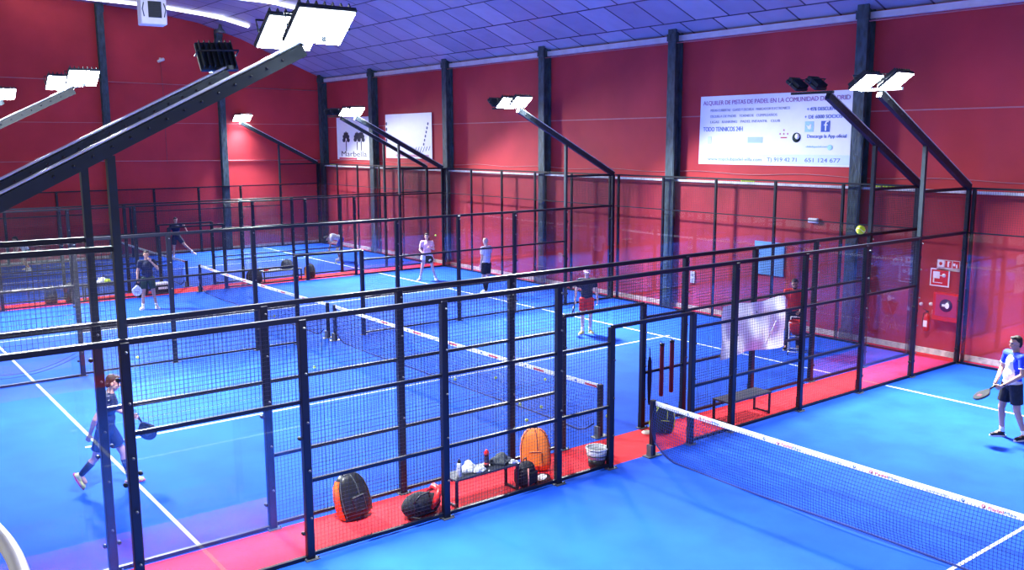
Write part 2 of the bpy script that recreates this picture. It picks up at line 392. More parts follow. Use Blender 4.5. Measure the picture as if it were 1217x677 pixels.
# ------------------------------------------------------------------ floodlight masts
def floodlight(root, p, face, lit=True, size=(.50, .40)):
    """face = direction the lens looks"""
    d = Vector(face).normalized(); x = Vector((1, 0, 0)); x = (x-d*x.dot(d)).normalized(); y = d.cross(x)
    R = Matrix((x, y, d)).transposed(); p = Vector(p)
    h = MB(); h.box(p-d*.02, (size[0], size[1], .06), R, bev=.012)
    for k in range(7): h.box(p-d*.085+x*(size[0]*(-.42+.14*k)), (.012, size[1]*.9, .07), R)
    h = h.build('floodlight', M['beam_grey'], root)
    b = MB(); b.tube([p+x*(size[0]/2+.02)-y*.03, p+x*(size[0]/2+.02)-d*.16, p-x*(size[0]/2+.02)-d*.16, p-x*(size[0]/2+.02)-y*.03], .012, 6); b.build('bracket', M['beam_grey'], h)
    MB().box(p+d*.016, (size[0]*.94, size[1]*.92, .012), R, bev=.004).build('lens', M['lens'] if lit else M['screen'], h, None if lit else 'dark unlit lens')
    if not lit: return h
    L = bpy.data.lights.new('floodlight_beam', 'AREA'); L.shape = 'RECTANGLE'; L.size = size[0]; L.size_y = size[1]; L.energy = FLOOD_W; L.color = (.90, .95, 1)
    L.spread = radians(125)
    lo = bpy.data.objects.new('floodlight_beam', L); COL.objects.link(lo); lo.parent = h
    q = p+d*.05; z = -d; Rm = Matrix((x, z.cross(x), z)).transposed().to_4x4(); Rm.translation = q; lo.matrix_local = Rm
    return h
def mast(Y, sx, label, lights, xe=6.15, w=.10, h=.15, lit_size=(.60, .48), off_size=(.38, .34), away=False):
    root = empty('floodlight_mast', (sx*10, Y, 0), 0, label, 'floodlight mast')
    L = lambda x, y, z: (sx*x-sx*10, y, z)
    ze = 4+.5*(10-xe)+.02
    mb = MB(); mb.bar(L(10, 0, 4.0), L(xe, 0, ze), w, h)
    b = mb.build('beam', M['beam_grey'], root)
    for sy in (-1, 1): MB().bar(L(10, sy*(w/2-.008), 4.0+h/2+.012), L(xe, sy*(w/2-.008), ze+h/2+.012), .016, .03).build('painted_lit_edge', M['clear'], b, 'lit upper edge, painted pale')  # added pale strips: light catching the beam's top edges, put into colour
    c = MB(); d = Vector(L(xe, 0, ze))-Vector(L(10, 0, 4)); nrm = Vector((0, -1, 0))
    for k in range(14):
        q = Vector(L(10, 0, 4))+d*(.35+.045*k); c.lathe([(.016, 0), (.016, .012)], q+nrm*(w/2), 8, R=Matrix.Rotation(pi/2, 3, 'X'))
    c.build('bolt_hole', M['black'], b)
    MB().bar(L(8, 0, 3.04), L(8, 0, 4.93), .08, .08).build('support_post', M['beam_grey'], root)
    ys = [a for a, _ in lights]
    y0 = min(ys+[0])-.12; y1 = max(ys+[0])+.12
    MB().bar(L(xe, y0, ze+.07), L(xe, y1, ze+.07), .06, .05).build('crossbar', M['beam_grey'], root)
    for yy, s in lights:
        floodlight(root, L(xe-.02, yy, ze+.22), (0, s*.60, -.80) if not away else (.1, .86, -.5), lit=s < 0 or away, size=lit_size if s < 0 else off_size)
    return root
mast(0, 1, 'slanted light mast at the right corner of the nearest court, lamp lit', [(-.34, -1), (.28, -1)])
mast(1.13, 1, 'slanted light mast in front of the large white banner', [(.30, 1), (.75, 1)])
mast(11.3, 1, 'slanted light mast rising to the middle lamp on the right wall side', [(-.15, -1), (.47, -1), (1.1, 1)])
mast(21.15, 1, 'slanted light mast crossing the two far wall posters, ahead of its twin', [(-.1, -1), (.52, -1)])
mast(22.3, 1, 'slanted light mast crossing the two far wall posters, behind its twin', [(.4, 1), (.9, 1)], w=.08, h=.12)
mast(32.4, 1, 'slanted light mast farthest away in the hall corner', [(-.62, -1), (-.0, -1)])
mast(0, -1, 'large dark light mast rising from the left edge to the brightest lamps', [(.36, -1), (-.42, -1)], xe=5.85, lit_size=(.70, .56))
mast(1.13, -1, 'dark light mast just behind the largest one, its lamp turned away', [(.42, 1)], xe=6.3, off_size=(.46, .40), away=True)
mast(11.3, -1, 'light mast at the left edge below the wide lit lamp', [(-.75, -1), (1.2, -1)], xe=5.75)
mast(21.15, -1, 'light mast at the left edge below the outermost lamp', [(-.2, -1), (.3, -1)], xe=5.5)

# ------------------------------------------------------------------ nets
def net(y0, y1, label, big=False):
    root = empty('padel_net', (0, (y0+y1)/2, 0), 0, label, 'net'); yc = (y0+y1)/2; L = y1-y0
    for sy in (-1, 1):
        p = MB().box((0, sy*(L/2), .47), (.085, .085, .94), bev=.01).build('post', M['steel'], root)
        b = MB().box((0, sy*(L/2), .01), (.30, .16, .02)); b.box((-.06, sy*L/2, .10), (.05, .10, .2)); b.build('base_plate', M['chrome'], p)
    a, b = -L/2+.06, L/2-.06
    top = lambda y: .90-.04*(1-(2*y/L)**2)
    bot = lambda y: .035+.03*sin(y*1.3)+(.16 if False else 0)+.25*max(0, (abs(2*y/L)-.93)/.07)
    sag = lambda y, t: (-.10-.05*sin(y*1.9))*sin(pi*min(1, t))*.9-(.05+.05*sin(y*1.1))*t
    mb = MB(); h = .0032 if big else .0026; st = .045 if big else .06
    n = int((b-a)/st)
    for k in range(n+1):
        y = a+(b-a)*k/n; pts = [(sag(y, t), y, top(y)+(bot(y)-top(y))*t) for t in (0, .25, .5, .75, 1)]
        for p, q in zip(pts, pts[1:]):
            mb.add([(p[0]-h, p[1]-h, p[2]), (p[0]-h, p[1]+h, p[2]), (p[0]+h, p[1], p[2]), (q[0]-h, q[1]-h, q[2]), (q[0]-h, q[1]+h, q[2]), (q[0]+h, q[1], q[2])], [(0, 1, 4, 3), (1, 2, 5, 4), (2, 0, 3, 5)])
    m = int(.86/st)
    for j in range(1, m):
        t = j/m; ns = 60
        for k in range(ns):
            ya = a+(b-a)*k/ns; yb = a+(b-a)*(k+1)/ns
            P = (sag(ya, t), ya, top(ya)+(bot(ya)-top(ya))*t); Q = (sag(yb, t), yb, top(yb)+(bot(yb)-top(yb))*t)
            mb.add([(P[0]-h, P[1], P[2]-h), (P[0]-h, P[1], P[2]+h), (P[0]+h, P[1], P[2]), (Q[0]-h, Q[1], Q[2]-h), (Q[0]-h, Q[1], Q[2]+h), (Q[0]+h, Q[1], Q[2])], [(0, 1, 4, 3), (1, 2, 5, 4), (2, 0, 3, 5)])
    mb.build('netting', M['net'], root)
    ys = [a+(b-a)*k/50 for k in range(51)]
    MB().tube([(sag(y, 1), y, bot(y)) for y in ys], .015, 6).build('bottom_cord', M['net'], root)
    mb = MB()
    for p, q in zip(ys, ys[1:]): mb.bar((0, p, top(p)-.005), (0, q, top(q)-.005), .016, .075)
    tp = mb.build('tape', M['line'], root)
    step = 1.42; y = b-.22; i = 0
    while y > a+.9:
        z = lambda yy: top(yy)-.028
        X = -.0095
        if big:
            text('Sportmodul', .048, (X, y, z(y-.15)), M['grey_ink'], tp, 'print', .27, label='faint grey lettering')
            mb = MB(); mb.lathe([(.021, -.002), (.021, .002)], (X, y-.46, z(y-.46)+.018), 14, R=FACE_NX); mb.build('print', M['blue_ink'], tp, 'small round dark emblem')
            MB().lathe([(.009, -.003), (.009, .003)], (X, y-.465, z(y-.46)+.02), 10, R=FACE_NX).build('print', M['line'], tp, 'pale centre of the emblem')
            MB().lathe([(.024, -.002), (.024, .002)], (X, y-.70, z(y-.7)+.018), 14, R=FACE_NX).build('print', M['red_ink'], tp, 'round red emblem')
            text('P', .04, (X-.002, y-.69, z(y-.7)+.004), M['line'], tp, 'print', .018, label='pale letter on the red emblem')
            text('Padel', .05, (X, y-.75, z(y-.8)), M['red_ink'], tp, 'print', .17, label='red lettering')
            text('Max', .05, (X, y-.93, z(y-.95)), M['blue_ink'], tp, 'print', .14, label='dark blue lettering')
        else:
            MB().box((X, y-.46, top(y)-.005), (.004, .05, .04)).build('print', M['blue_ink'], tp)
            MB().box((X, y-.85, top(y)-.005), (.004, .30, .035)).build('print', M['red_ink'], tp)
            MB().box((X, y-.1, top(y)-.005), (.004, .25, .025)).build('print', M['grey_ink'], tp)
        y -= step
    return root
net(-9.95, -.02, 'net of the nearest court at lower right with printed white tape', True)
net(1.22, 11.1, 'net of the second court running behind the near fence')
net(11.5, 21.05, 'net of the third court with a small dark mesh, left of centre')
net(22.4, 32.3, 'farthest net in front of the left red wall')

# ------------------------------------------------------------------ wall things
bn = empty('banner', (WX-.03, 5.74, 5.34), 0, 'large white advertising banner with blue lettering on the right red wall', 'banner')
MB().add([(0, 2.55, -.97), (0, -2.55, -.97), (0, -2.52, .96), (0, 2.52, .97), (.012, 2.55, -.97), (.012, -2.55, -.97), (.012, -2.52, .96), (.012, 2.52, .97)],
         [(0, 1, 2, 3), (7, 6, 5, 4), (0, 4, 5, 1), (3, 2, 6, 7), (1, 5, 6, 2), (0, 3, 7, 4)]).build('sheet', M['paper'], bn)
B = lambda s, size, y, z, m, w: text(s, size, (-.006, y, z), M[m], bn, 'lettering', w)
B('ALQUILER DE PISTAS DE PADEL EN LA COMUNIDAD DE MADRID', .17, 2.42, .72, 'pink_ink', 4.75)
B('PISTAS CUBIERTAS   CLASES Y ESCUELA   MARCADOR ELECTRONICO', .10, 2.15, .53, 'grey_ink', 2.7)
B('ESCUELA DE PADEL   TORNEOS   CUMPLEAÑOS', .10, 2.15, .36, 'grey_ink', 2.3)
B('LIGAS   RANKING   PADEL INFANTIL   CLUB', .10, 2.15, .20, 'grey_ink', 2.4)
B('TODO TENNICOS 24H', .18, 2.40, -.03, 'blue_ink', 1.42)
B('+ 45% DESCUENTO', .13, -1.08, .47, 'blue_ink', 1.0)
B('+ DE 6000 SOCIOS', .13, -1.02, .27, 'blue_ink', 1.1)
B('Descarga la App oficial', .13, -1.12, -.23, 'blue_ink', 1.15)
B('www.topclubpadel-villa.com', .13, 2.2, -.86, 'blue_ink', 1.9)
B('T) 919 42 71', .15, .12, -.86, 'blue_ink', .95)
B('651 124 677', .15, -1.08, -.86, 'blue_ink', 1.05)
B('clubdepadel.com', .07, -1.1, -.48, 'sky_ink', .65)
MB().box((-.004, 0, -.80), (.004, 5.05, .26)).build('print', mat('pale_sky_print', (.72, .86, .93), .5, noise=.03), bn, 'pale blue footer band')
MB().box((-.005, .54, -.28), (.005, .50, .16)).build('print', mat('sky_print', (.42, .60, .78), .5, noise=.03), bn, 'pale blue button')
MB().box((-.005, 2.15, -.28), (.005, .12, .22)).build('print', mat('faint_print', (.74, .90, .90), .5, noise=.03), bn, 'faint green mark')
b1 = MB().box((-.006, -1.18, .06), (.006, .26, .27), bev=.002).build('logo', M['sky_ink'], bn, 'pale blue square badge with a white bird')
MB().ell((-.012, -1.19, .04), (.004, .065, .05)).ell((-.012, -1.22, .10), (.004, .035, .03)).box((-.012, -1.13, .07), (.006, .07, .03), Matrix.Rotation(.6, 3, 'X')).build('bird', M['paper'], b1)
b2 = MB().box((-.006, -1.66, .06), (.006, .26, .28), bev=.002).build('logo', M['blue_ink'], bn, 'blue square badge with a white letter f')
text('f', .36, (-.014, -1.62, -.05), M['paper'], b2, 'letter', .13)
b3 = MB().lathe([(.13, -.003), (.13, .003)], (-.006, -.80, -.22), 24, R=FACE_NX).build('logo', M['green'], bn, 'dark round badge with pale centre')
MB().lathe([(.075, -.003), (.075, .003)], (-.011, -.83, -.19), 20, R=FACE_NX).build('centre', M['paper'], b3)
mb = MB()
for k, (y, z) in enumerate(((-.28, -.12), (-.40, -.12), (-.52, -.12), (-.40, -.02))):
    mb.prism([(cos(pi/2+i*pi/5)*(.032 if i % 2 == 0 else .014), sin(pi/2+i*pi/5)*(.032 if i % 2 == 0 else .014)) for i in range(10)], -.008, -.004, lambda a, b, z_, y=y, z=z: (z_, y-a, z+b))
mb.box((-.006, -.40, -.22), (.004, .20, .03)); mb.build('print', M['red_ink'], bn, 'small red stars')
MB().ell((-.006, -1.82, -.48), (.004, .08, .07)).build('print', mat('mint_print', (.45, .85, .62), .5, noise=.03), bn, 'pale green round mark')
# two posters on the far stretch of the right wall
def poster(y0, y1, z0, z1, label):
    root = empty('poster', (WX-.05, (y0+y1)/2, (z0+z1)/2), 0, label, 'poster'); w = y1-y0; h = z1-z0
    MB().box((0, 0, 0), (.012, w, h), bev=.003).build('sheet', M['paper'], root); return root, w, h
po, w, h = poster(27.85, 31.25, 4.2, 6.2, 'white poster with black tree drawings at the far corner of the right wall')
BP = mat('black_print', (.03, .03, .05), .6, noise=.1)
for ty, s in ((.75, 1), (-.35, .8), (-.75, .9)):
    mb = MB(); mb.box((-.01, ty, -.35), (.006, .07, .5*s))
    for k in range(7):
        a = k/6*pi; mb.ell((-.01, ty+cos(a)*.22*s, -.08*s+sin(a)*.26*s), (.004, .10, .16), R=Matrix.Rotation(a-pi/2, 3, 'X'))
    mb.build('tree_drawing', BP, po)
text('Marbella', .36, (-.01, 1.3, -.85), mat('black_print_text', (.04, .03, .04), .6, noise=.1), po, 'lettering', 2.5)
MB().box((-.008, .6, -.95), (.004, 1.8, .08)).build('border', M['red_ink'], po)
po, w, h = poster(22.71, 26.52, 4.32, 6.24, 'plain bright white poster beside the tree poster on the right wall')
NP = mat('navy_print', (.06, .07, .16), .6, noise=.1)
for k in range(5): MB().ell((-.01, 1.82, .55-.24*k), (.004, .07, .08)).build('printed_dot', NP, po)
for k in range(6): MB().box((-.01, -1.62+.07*k, .5-.17*k), (.004, .09, .11), Matrix.Rotation(.3, 3, 'X')).build('printed_mark', NP, po)
for k in range(6): MB().box((-.01, -.6-.22*k, -.62+.02*k), (.004, .03, .36-.03*k), Matrix.Rotation(.6, 3, 'X')).build('printed_stroke', NP, po)
MB().box((-.009, -.3, -.84), (.004, 2.7, .10)).build('border', mat('rose_print', (.75, .35, .42), .6, noise=.1), po)
o = MB().box((LX-.03, 5.55, 1.83), (.03, .98, .92), bev=.006).build('blue_panel', M['pale_blue']); tag(o, 'pale blue rectangular panel on the red wall behind the glass', 'notice board')  # flat pale blue rectangle without print
o = MB().box((LX-.05, 4.19, 2.97), (.09, .30, .13), bev=.02).box((LX-.10, 4.19, 2.97), (.02, .24, .08), bev=.01).build('emergency_light', M['white']); tag(o, 'small white emergency lamp below the ledge under the large banner', 'lamp')
sk = empty('power_outlet', (LX-.03, 8.26, 1.0), 0, 'grey double power outlet on the wall beside the thick column', 'outlet')
MB().box((0, 0, 0), (.05, .16, .34), bev=.008).build('housing', M['white'], sk); MB().box((-.03, 0, .08), (.02, .09, .09), bev=.004).box((-.03, 0, -.08), (.02, .09, .09), bev=.004).build('socket', M['grey_ink'], sk)
# fire safety
sg = empty('fire_sign', (LX-.02, .555, 2.16), 0, 'three-panel fire symbol sign above the square hose sign', 'sign')
MB().box((0, 0, 0), (.012, .54, .25), bev=.002).build('plate', M['kerb'], sg)
for k, (yy, c) in enumerate(((.18, 'paper'), (0, 'redp'), (-.18, 'redp'))):
    MB().box((-.009, yy, .03), (.006, .15, .16)).build('panel', M[c], sg)
mb = MB(); mb.lathe([(.04, -.002), (.04, .002)], (-.014, .18, .03), 14, R=FACE_NX); mb.build('symbol', M['redp'], sg)
mb = MB(); mb.box((-.014, .0, .02), (.004, .04, .11)).box((-.014, -.01, .085), (.004, .06, .02)); mb.box((-.014, -.14, .03), (.004, .05, .06)); mb.box((-.014, -.20, .0), (.004, .03, .08)); mb.build('symbol', M['paper'], sg)
hs = empty('hose_sign', (LX-.02, .74, 1.855), 0, 'square red and white fire hose sign on the red wall', 'sign')
MB().box((0, 0, 0), (.012, .46, .42), bev=.002).build('plate', M['paper'], hs); MB().box((-.008, 0, 0), (.006, .40, .36)).build('panel', M['redp'], hs)
mb = MB().box((-.013, .08, .06), (.004, .16, .16)).box((-.013, -.04, .05), (.004, .10, .02)).lathe([(.045, -.002), (.045, .002)], (-.013, -.10, .06), 14, R=FACE_NX).box((-.013, .14, -.07), (.004, .03, .12)).box((-.013, .03, -.12), (.004, .2, .015)); mb.build('symbol', M['paper'], hs)
cb = empty('hose_cabinet', (LX-.11, .475, 1.2), 0, 'red fire hose cabinet with a round window beside the extinguisher', 'hose cabinet')
MB().box((0, 0, 0), (.20, .60, .66), bev=.012).build('body', M['redp'], cb)
d = MB().box((-.107, -.03, .04), (.02, .50, .50), bev=.006).build('door', mat('mauve_red', (.40, .03, .10), .4, noise=.08), cb)
mb = MB().lathe([(.15, -.004), (.15, .004)], (-.12, -.03, .05), 24, R=FACE_NX); mb.build('window', mat('dark_window', (.02, .03, .10), .15), d)
mb = MB().box((-.128, .0, .05), (.006, .12, .05)).ell((-.128, -.06, .05), (.006, .05, .07)); mb.build('symbol', M['paper'], d)
ex = empty('fire_extinguisher', (LX-.09, .95, .56), 0, 'red fire extinguisher hanging on the wall left of the hose cabinet', 'fire extinguisher')
MB().lathe([(.055, 0), (.07, .015), (.07, .33), (.05, .39), (.022, .41), (.022, .44)], (0, 0, 0), 16).build('cylinder', M['redp'], ex)
MB().box((0, 0, .46), (.05, .05, .04)).bar((0, 0, .48), (-.02, .10, .52), .02, .012).tube([(0, 0, .45), (-.05, .06, .42), (-.07, .07, .2), (-.07, .06, .08)], .01, 6).build('valve', M['black'], ex)
MB().box((-.070, 0, .18), (.006, .09, .15)).build('label_plate', M['paper'], ex)
o = MB().box((LX-.02, .80, 1.02), (.02, .13, .11)).box((LX-.033, .80, 1.02), (.006, .10, .05)).build('label_card', M['paper']); tag(o, 'small white card on the red wall below the hose sign', 'card')
for yy, zz, l in ((1.15, 1.17, 'small round white alarm button left of its neighbour on the red wall'), (.91, 1.20, 'small oval white alarm button above the extinguisher')):
    o = MB().lathe([(.045, 0), (.045, .03), (.02, .05)], (LX, yy, zz), 14, R=FACE_NX).build('alarm_button', M['white']); tag(o, l, 'button')
# stray balls resting on the ledge
for k in range(9):
    y = 2.55-.09*k+random.uniform(-.01, .01); o = MB().ell((0, 0, 0), .033, 10, 7).build('tennis_ball', M['ball']); o.location = (LX-.04, y, 3.933)
    tag(o, 'yellow ball in the row lying on the ledge right of the thick column', 'ball', 'balls on the ledge beside the column')
for k in range(6):
    o = MB().ell((0, 0, 0), .033, 10, 7).build('tennis_ball', M['ball']); o.location = (LX-.04, 6.55-.08*k, 3.933)
    tag(o, 'yellow ball in the row lying on the ledge under the large banner', 'ball', 'balls on the ledge under the banner')
for k in range(5):
    o = MB().ell((0, 0, 0), .033, 10, 7).build('tennis_ball', M['ball']); o.location = (LX-.04, 31.9+.12*k-.6, 3.933)
    tag(o, 'yellow ball in the row on the ledge in the far hall corner', 'ball', 'balls on the ledge in the far corner')
# ceiling heater, pendant, camera
ht = empty('ceiling_heater', (-3, 14.7, 8.0), radians(-6), 'white box heater hanging from the ceiling above the left wall', 'heater')
MB().box((0, 0, .62), (.62, .50, 1.24), bev=.02).build('housing', M['white'], ht)
g = MB().box((.02, -.255, .36), (.32, .02, .40)).build('grille', M['screen'], ht)
mb = MB()
for k in range(8): mb.box((.02, -.27, .2+.045*k), (.32, .015, .012))
mb.build('louvre', M['black'], g)
mb = MB()
for sx in (-1, 1):
    mb.tube([(sx*.28, .1, 1.2), (sx*.28, .1, zc(-3)-8.0)], .012, 6); mb.tube([(sx*.24, -.26, .18), (sx*.28, -.285, .36), (sx*.24, -.26, .52)], .014, 6)
mb.build('hanger', M['chrome'], ht)
pd = empty('pendant_lamp', (5, 31.3, 9.95), 0, 'small bell-shaped grey pendant lamp below the ceiling strip', 'lamp')
MB().lathe([(.24, 0), (.20, .10), (.09, .22), (.06, .36), (.03, .38)], (0, 0, -.1), 18).build('shade', M['chrome'], pd)
MB().tube([(0, 0, .25), (0, 0, zc(5)-9.95+.02)], .02, 6).build('stem', M['chrome'], pd)
cc = empty('wall_camera', (2.71, WY-.01, 8.6), 0, 'small white camera high on the left red wall with its cable', 'camera')
MB().box((0, -.05, .12), (.08, .1, .08)).tube([(0, -.05, .1), (-.02, -.15, .05)], .02, 6).build('bracket', M['white'], cc)
MB().tube([(.12, -.14, .10), (-.16, -.24, -.02)], [.07, .06], 12).build('body', M['white'], cc)
MB().tube([(0, -.02, .1), (.05, -.02, -1.2), (.04, -.02, -4.5)], .008, 5).build('cable', M['grey'], cc)

# ------------------------------------------------------------------ balls
def ball(x, y, z, label, grp=None, r=.033):
    root = MB().ell((0, 0, 0), r, 16, 10).build('tennis_ball', M['ball']); root.location = (x, y, z)
    pts = []
    for k in range(33):
        t = 2*pi*k/32; a = .44*cos(2*t)+0; v = Vector((cos(t)*cos(a), sin(t)*cos(a), sin(a)*1.0)); pts.append(v*(r*1.005))
    MB().tube(pts, r*.05, 5).build('seam', M['line'], root)
    tag(root, label, 'ball', grp); return root
ball(-4.2, -6.05, 4.388, 'bright yellow ball in mid air in front of the thick column', r=.034)
ball(7.2, 17.4, 1.75, 'tiny ball in the air beside the woman in pink')
BL = [(.13, 5.84, 'on the blue turf by the net of the second court, farthest left'), (.89, 5.41, 'lying behind the net of the second court beside a fence post'), (1.63, 4.64, 'lying well behind the net between two fence posts'),
      (.05, 3.51, 'lying at the foot of the net above the orange bag'), (.26, 3.12, 'lying right of its neighbour at the foot of the net'), (-.48, 2.64, 'lying closest above the orange bag'), (.84, 1.91, 'lying just right of the second net post'),
      (.53, 17.19, 'on the third court near its net, upper one of two'), (.06, 15.08, 'on the third court at the net foot, lower one of two')]
for x, y, l in BL: ball(x, y, .044, 'yellow ball '+l)
ball(-4.6, 12.2, .044, 'yellow ball on the blue turf at the far left behind the second fence')
ball(-1.75, 8.7, .044, 'yellow ball beside the far end of the second net')
ball(6.9, 24.6, .044, 'pale ball at the feet of the bent-over player')

# ------------------------------------------------------------------ benches and gear on the near walkway
def bench(x0, x1, y0, y1, h, label, rz=0, grp=None):
    xc, yc = (x0+x1)/2, (y0+y1)/2; root = empty('bench', (xc, yc, .003), rz, label, 'bench'); lx, ly = x1-x0, y1-y0
    MB().box((0, 0, h-.015), (lx, ly, .03), bev=.006).build('seat', mat('bench_top', (.035, .04, .055), .35, noise=.2, nscale=8), root)
    for sx in (-1, 1):
        for sy in (-1, 1): MB().bar((sx*(lx/2-.03), sy*(ly/2-.03), 0), (sx*(lx/2-.03), sy*(ly/2-.03), h-.03), .035, .035).build('leg', M['steel'], root)
        MB().bar((sx*(lx/2-.03), -(ly/2-.03), .03), (sx*(lx/2-.03), ly/2-.03, .03), .03, .03).build('stretcher', M['steel'], root)
    MB().bar((-lx/2+.03, 0, h-.05), (lx/2-.03, 0, h-.05), .03, .04).build('seat_rail', M['steel'], root)
    return root
bench(-3.75, -2.62, .12, .46, .43, 'dark metal bench with towels and bottles behind the near fence')
bench(2.22, 3.45, .22, .62, .43, 'empty dark metal bench below the white sheet')
bench(2.45, 3.95, 21.5, 21.85, .42, 'far bench loaded with bags between the two far courts')
bench(-3.6, -2.5, 21.5, 21.85, .48, 'far bench at the left with the white and yellow bag')

def rr(hw, hd, n=24, p=3.2):
    out = []
    for k in range(n):
        t = 2*pi*k/n; c, s_ = cos(t), sin(t); out.append((hw*math.copysign(abs(c)**(2/p), c), hd*math.copysign(abs(s_)**(2/p), s_)))
    return out
def racket_bag(loc, rz, tilt, W_, D_, H_, main, side, trim, label, lean=0, name='racket_bag', straps=True):
    root = empty(name, loc, 0, label, 'bag'); root.rotation_euler = (lean, tilt, rz)
    prof = [(0, .80, .70), (.04, .92, .9), (.25, 1, 1), (.55, .98, .95), (.78, .86, .82), (.92, .66, .62), (1, .42, .35)]
    n = 28; vs = []
    for t, a, b in prof: vs += [(x, y, t*H_) for x, y in rr(W_/2*a, D_/2*b, n)]
    fs = [(i*n+k, i*n+(k+1) % n, (i+1)*n+(k+1) % n, (i+1)*n+k) for i in range(len(prof)-1) for k in range(n)]+[tuple(range(n-1, -1, -1)), tuple((len(prof)-1)*n+k for k in range(n))]
    mb = MB(); mb.add(vs, fs, True); mb.build('body', M[main], root)
    if side:
        for sx in (-1, 1):
            vs = []
            for t, a, b in prof[1:6]:
                for q in (-.75, 0, .75): vs.append((sx*(W_/2*a*(1 if q == 0 else .985)+.006), q*D_/2*b*.8, t*H_))
            fs = [(3*i+j, 3*i+j+1, 3*i+j+4, 3*i+j+3) for i in range(4) for j in (0, 1)]
            s2 = MB(); s2.add(vs, fs, True); s2.add([(x-sx*.01, y, z) for x, y, z in vs], fs, True); s2.build('side_panel', M[side], root)
    for k, q in enumerate((-.5, 0.12, .55)):
        pts = [(q*W_*a*.9, -D_/2*b*(1-.28*abs(q*2)**3.2)-.004, t*H_) for t, a, b in prof[1:]]
        MB().tube(pts, .007, 6).build('zip', M[trim], root)
    vs = []
    pk = MB().box((.02*W_, -D_/2-.008, .33*H_), (W_*.42, .035, H_*.38), bev=.015).build('front_pocket', M[main], root)
    MB().tube([(-W_*.18, -D_/2-.028, .50*H_), (W_*.22, -D_/2-.028, .50*H_)], .006, 6).build('zip', M[trim], pk)
    MB().tube([(-.06, 0, H_*.97), (-.05, -.03, H_*1.05), (.05, -.03, H_*1.05), (.06, 0, H_*.97)], .012, 8).build('handle', M['black'], root)
    if straps:
        for sx in (-1, 1):
            MB().tube([(sx*.07, D_/2*.7, H_*.88), (sx*.11, D_/2+.06, H_*.7), (sx*.13, D_/2+.07, H_*.4), (sx*.12, D_/2, H_*.12)], .014, 8).build('strap', M['black'], root)
    return root
racket_bag((-4.95, .78, .02), radians(4), -.14, .46, .30, .60, 'black', 'orange', 'grey', 'black racket bag with orange side leaning beside the near fence', lean=-.18)
racket_bag((-1.87, .67, .02), radians(-42), -.05, .48, .30, .64, 'orange', None, 'dred', 'orange racket bag with dark zips standing behind the bench')
racket_bag((1.01, .74, .02), radians(-30), .12, .40, .28, .48, 'green', 'lime', 'lime', 'dark green and black backpack with lime trim at the near net post', name='backpack')
# black duffel with red flap
bg = empty('duffel_bag', (-4.22, .30, .005), radians(8), 'black sports bag with a red flap beside the bench leg', 'bag')
mb = MB(); mb.ell((-.05, 0, .16), (.27, .16, .17)).ell((.12, 0, .13), (.22, .15, .14)).box((0, 0, .05), (.46, .24, .08), bev=.03); remesh(mb, 'body', M['cloth_black'], bg, .014, 4)
MB().tube([(.08, -.15, .10), (.14, -.17, .22), (.24, -.12, .32), (.26, .02, .33), (.2, .1, .25)], [.02, .05, .055, .05, .02], 8).build('flap', M['redp'], bg)
MB().tube([(-.2, -.1, .24), (-.14, -.17, .36), (.02, -.16, .36), (.08, -.1, .25)], .013, 6).tube([(-.25, -.1, .06), (-.1, -.2, .02), (.12, -.2, .02)], .012, 6).build('strap', M['black'], bg)
# backpack under the bench end
bg = empty('backpack', (-2.44, .24, .005), radians(20), 'black backpack on the floor at the right end of the loaded bench', 'bag')
mb = MB(); mb.box((0, 0, .17), (.34, .26, .32), bev=.07).ell((0, -.02, .30), (.15, .12, .08)); remesh(mb, 'body', M['cloth_black'], bg, .014, 4)
MB().box((0, -.14, .15), (.24, .04, .18), bev=.015).build('front_pocket', M['cloth_black'], bg)
MB().tube([(-.12, -.14, .05), (-.15, -.16, .2), (-.10, -.12, .32)], .012, 6).build('strap', mat('salmon_strap', (.7, .25, .2), .6, noise=.1), bg, 'pink strap')
MB().tube([(-.05, 0, .36), (-.04, 0, .42), (.04, 0, .42), (.05, 0, .36)], .011, 6).build('handle', M['black'], bg)
# things on the bench
bt = empty('water_bottle', (-3.64, .20, .434), 0, 'pale drinking bottle with dark cap at the left end of the bench', 'bottle')
MB().lathe([(.034, 0), (.038, .01), (.038, .13), (.032, .15), (.036, .18), (.022, .21)], (0, 0, 0), 16).build('body', M['clear'], bt)
MB().lathe([(.024, 0), (.024, .03), (.010, .045), (.010, .06)], (0, 0, .208), 12).build('cap', M['black'], bt)
bt = empty('sports_bottle', (-3.11, .28, .434), 0, 'dark drinking bottle with a red top in the middle of the bench', 'bottle')
MB().lathe([(.035, 0), (.038, .01), (.038, .15), (.03, .18)], (0, 0, 0), 16).build('body', mat('dark_bottle', (.03, .015, .04), .3, noise=.1), bt)
MB().lathe([(.038, 0), (.038, .05), (.020, .07), (.016, .085)], (0, 0, .18), 14).build('cap', M['redp'], bt)
MB().lathe([(.0385, 0), (.0385, .035)], (0, 0, .04), 14).build('band', M['redp'], bt)
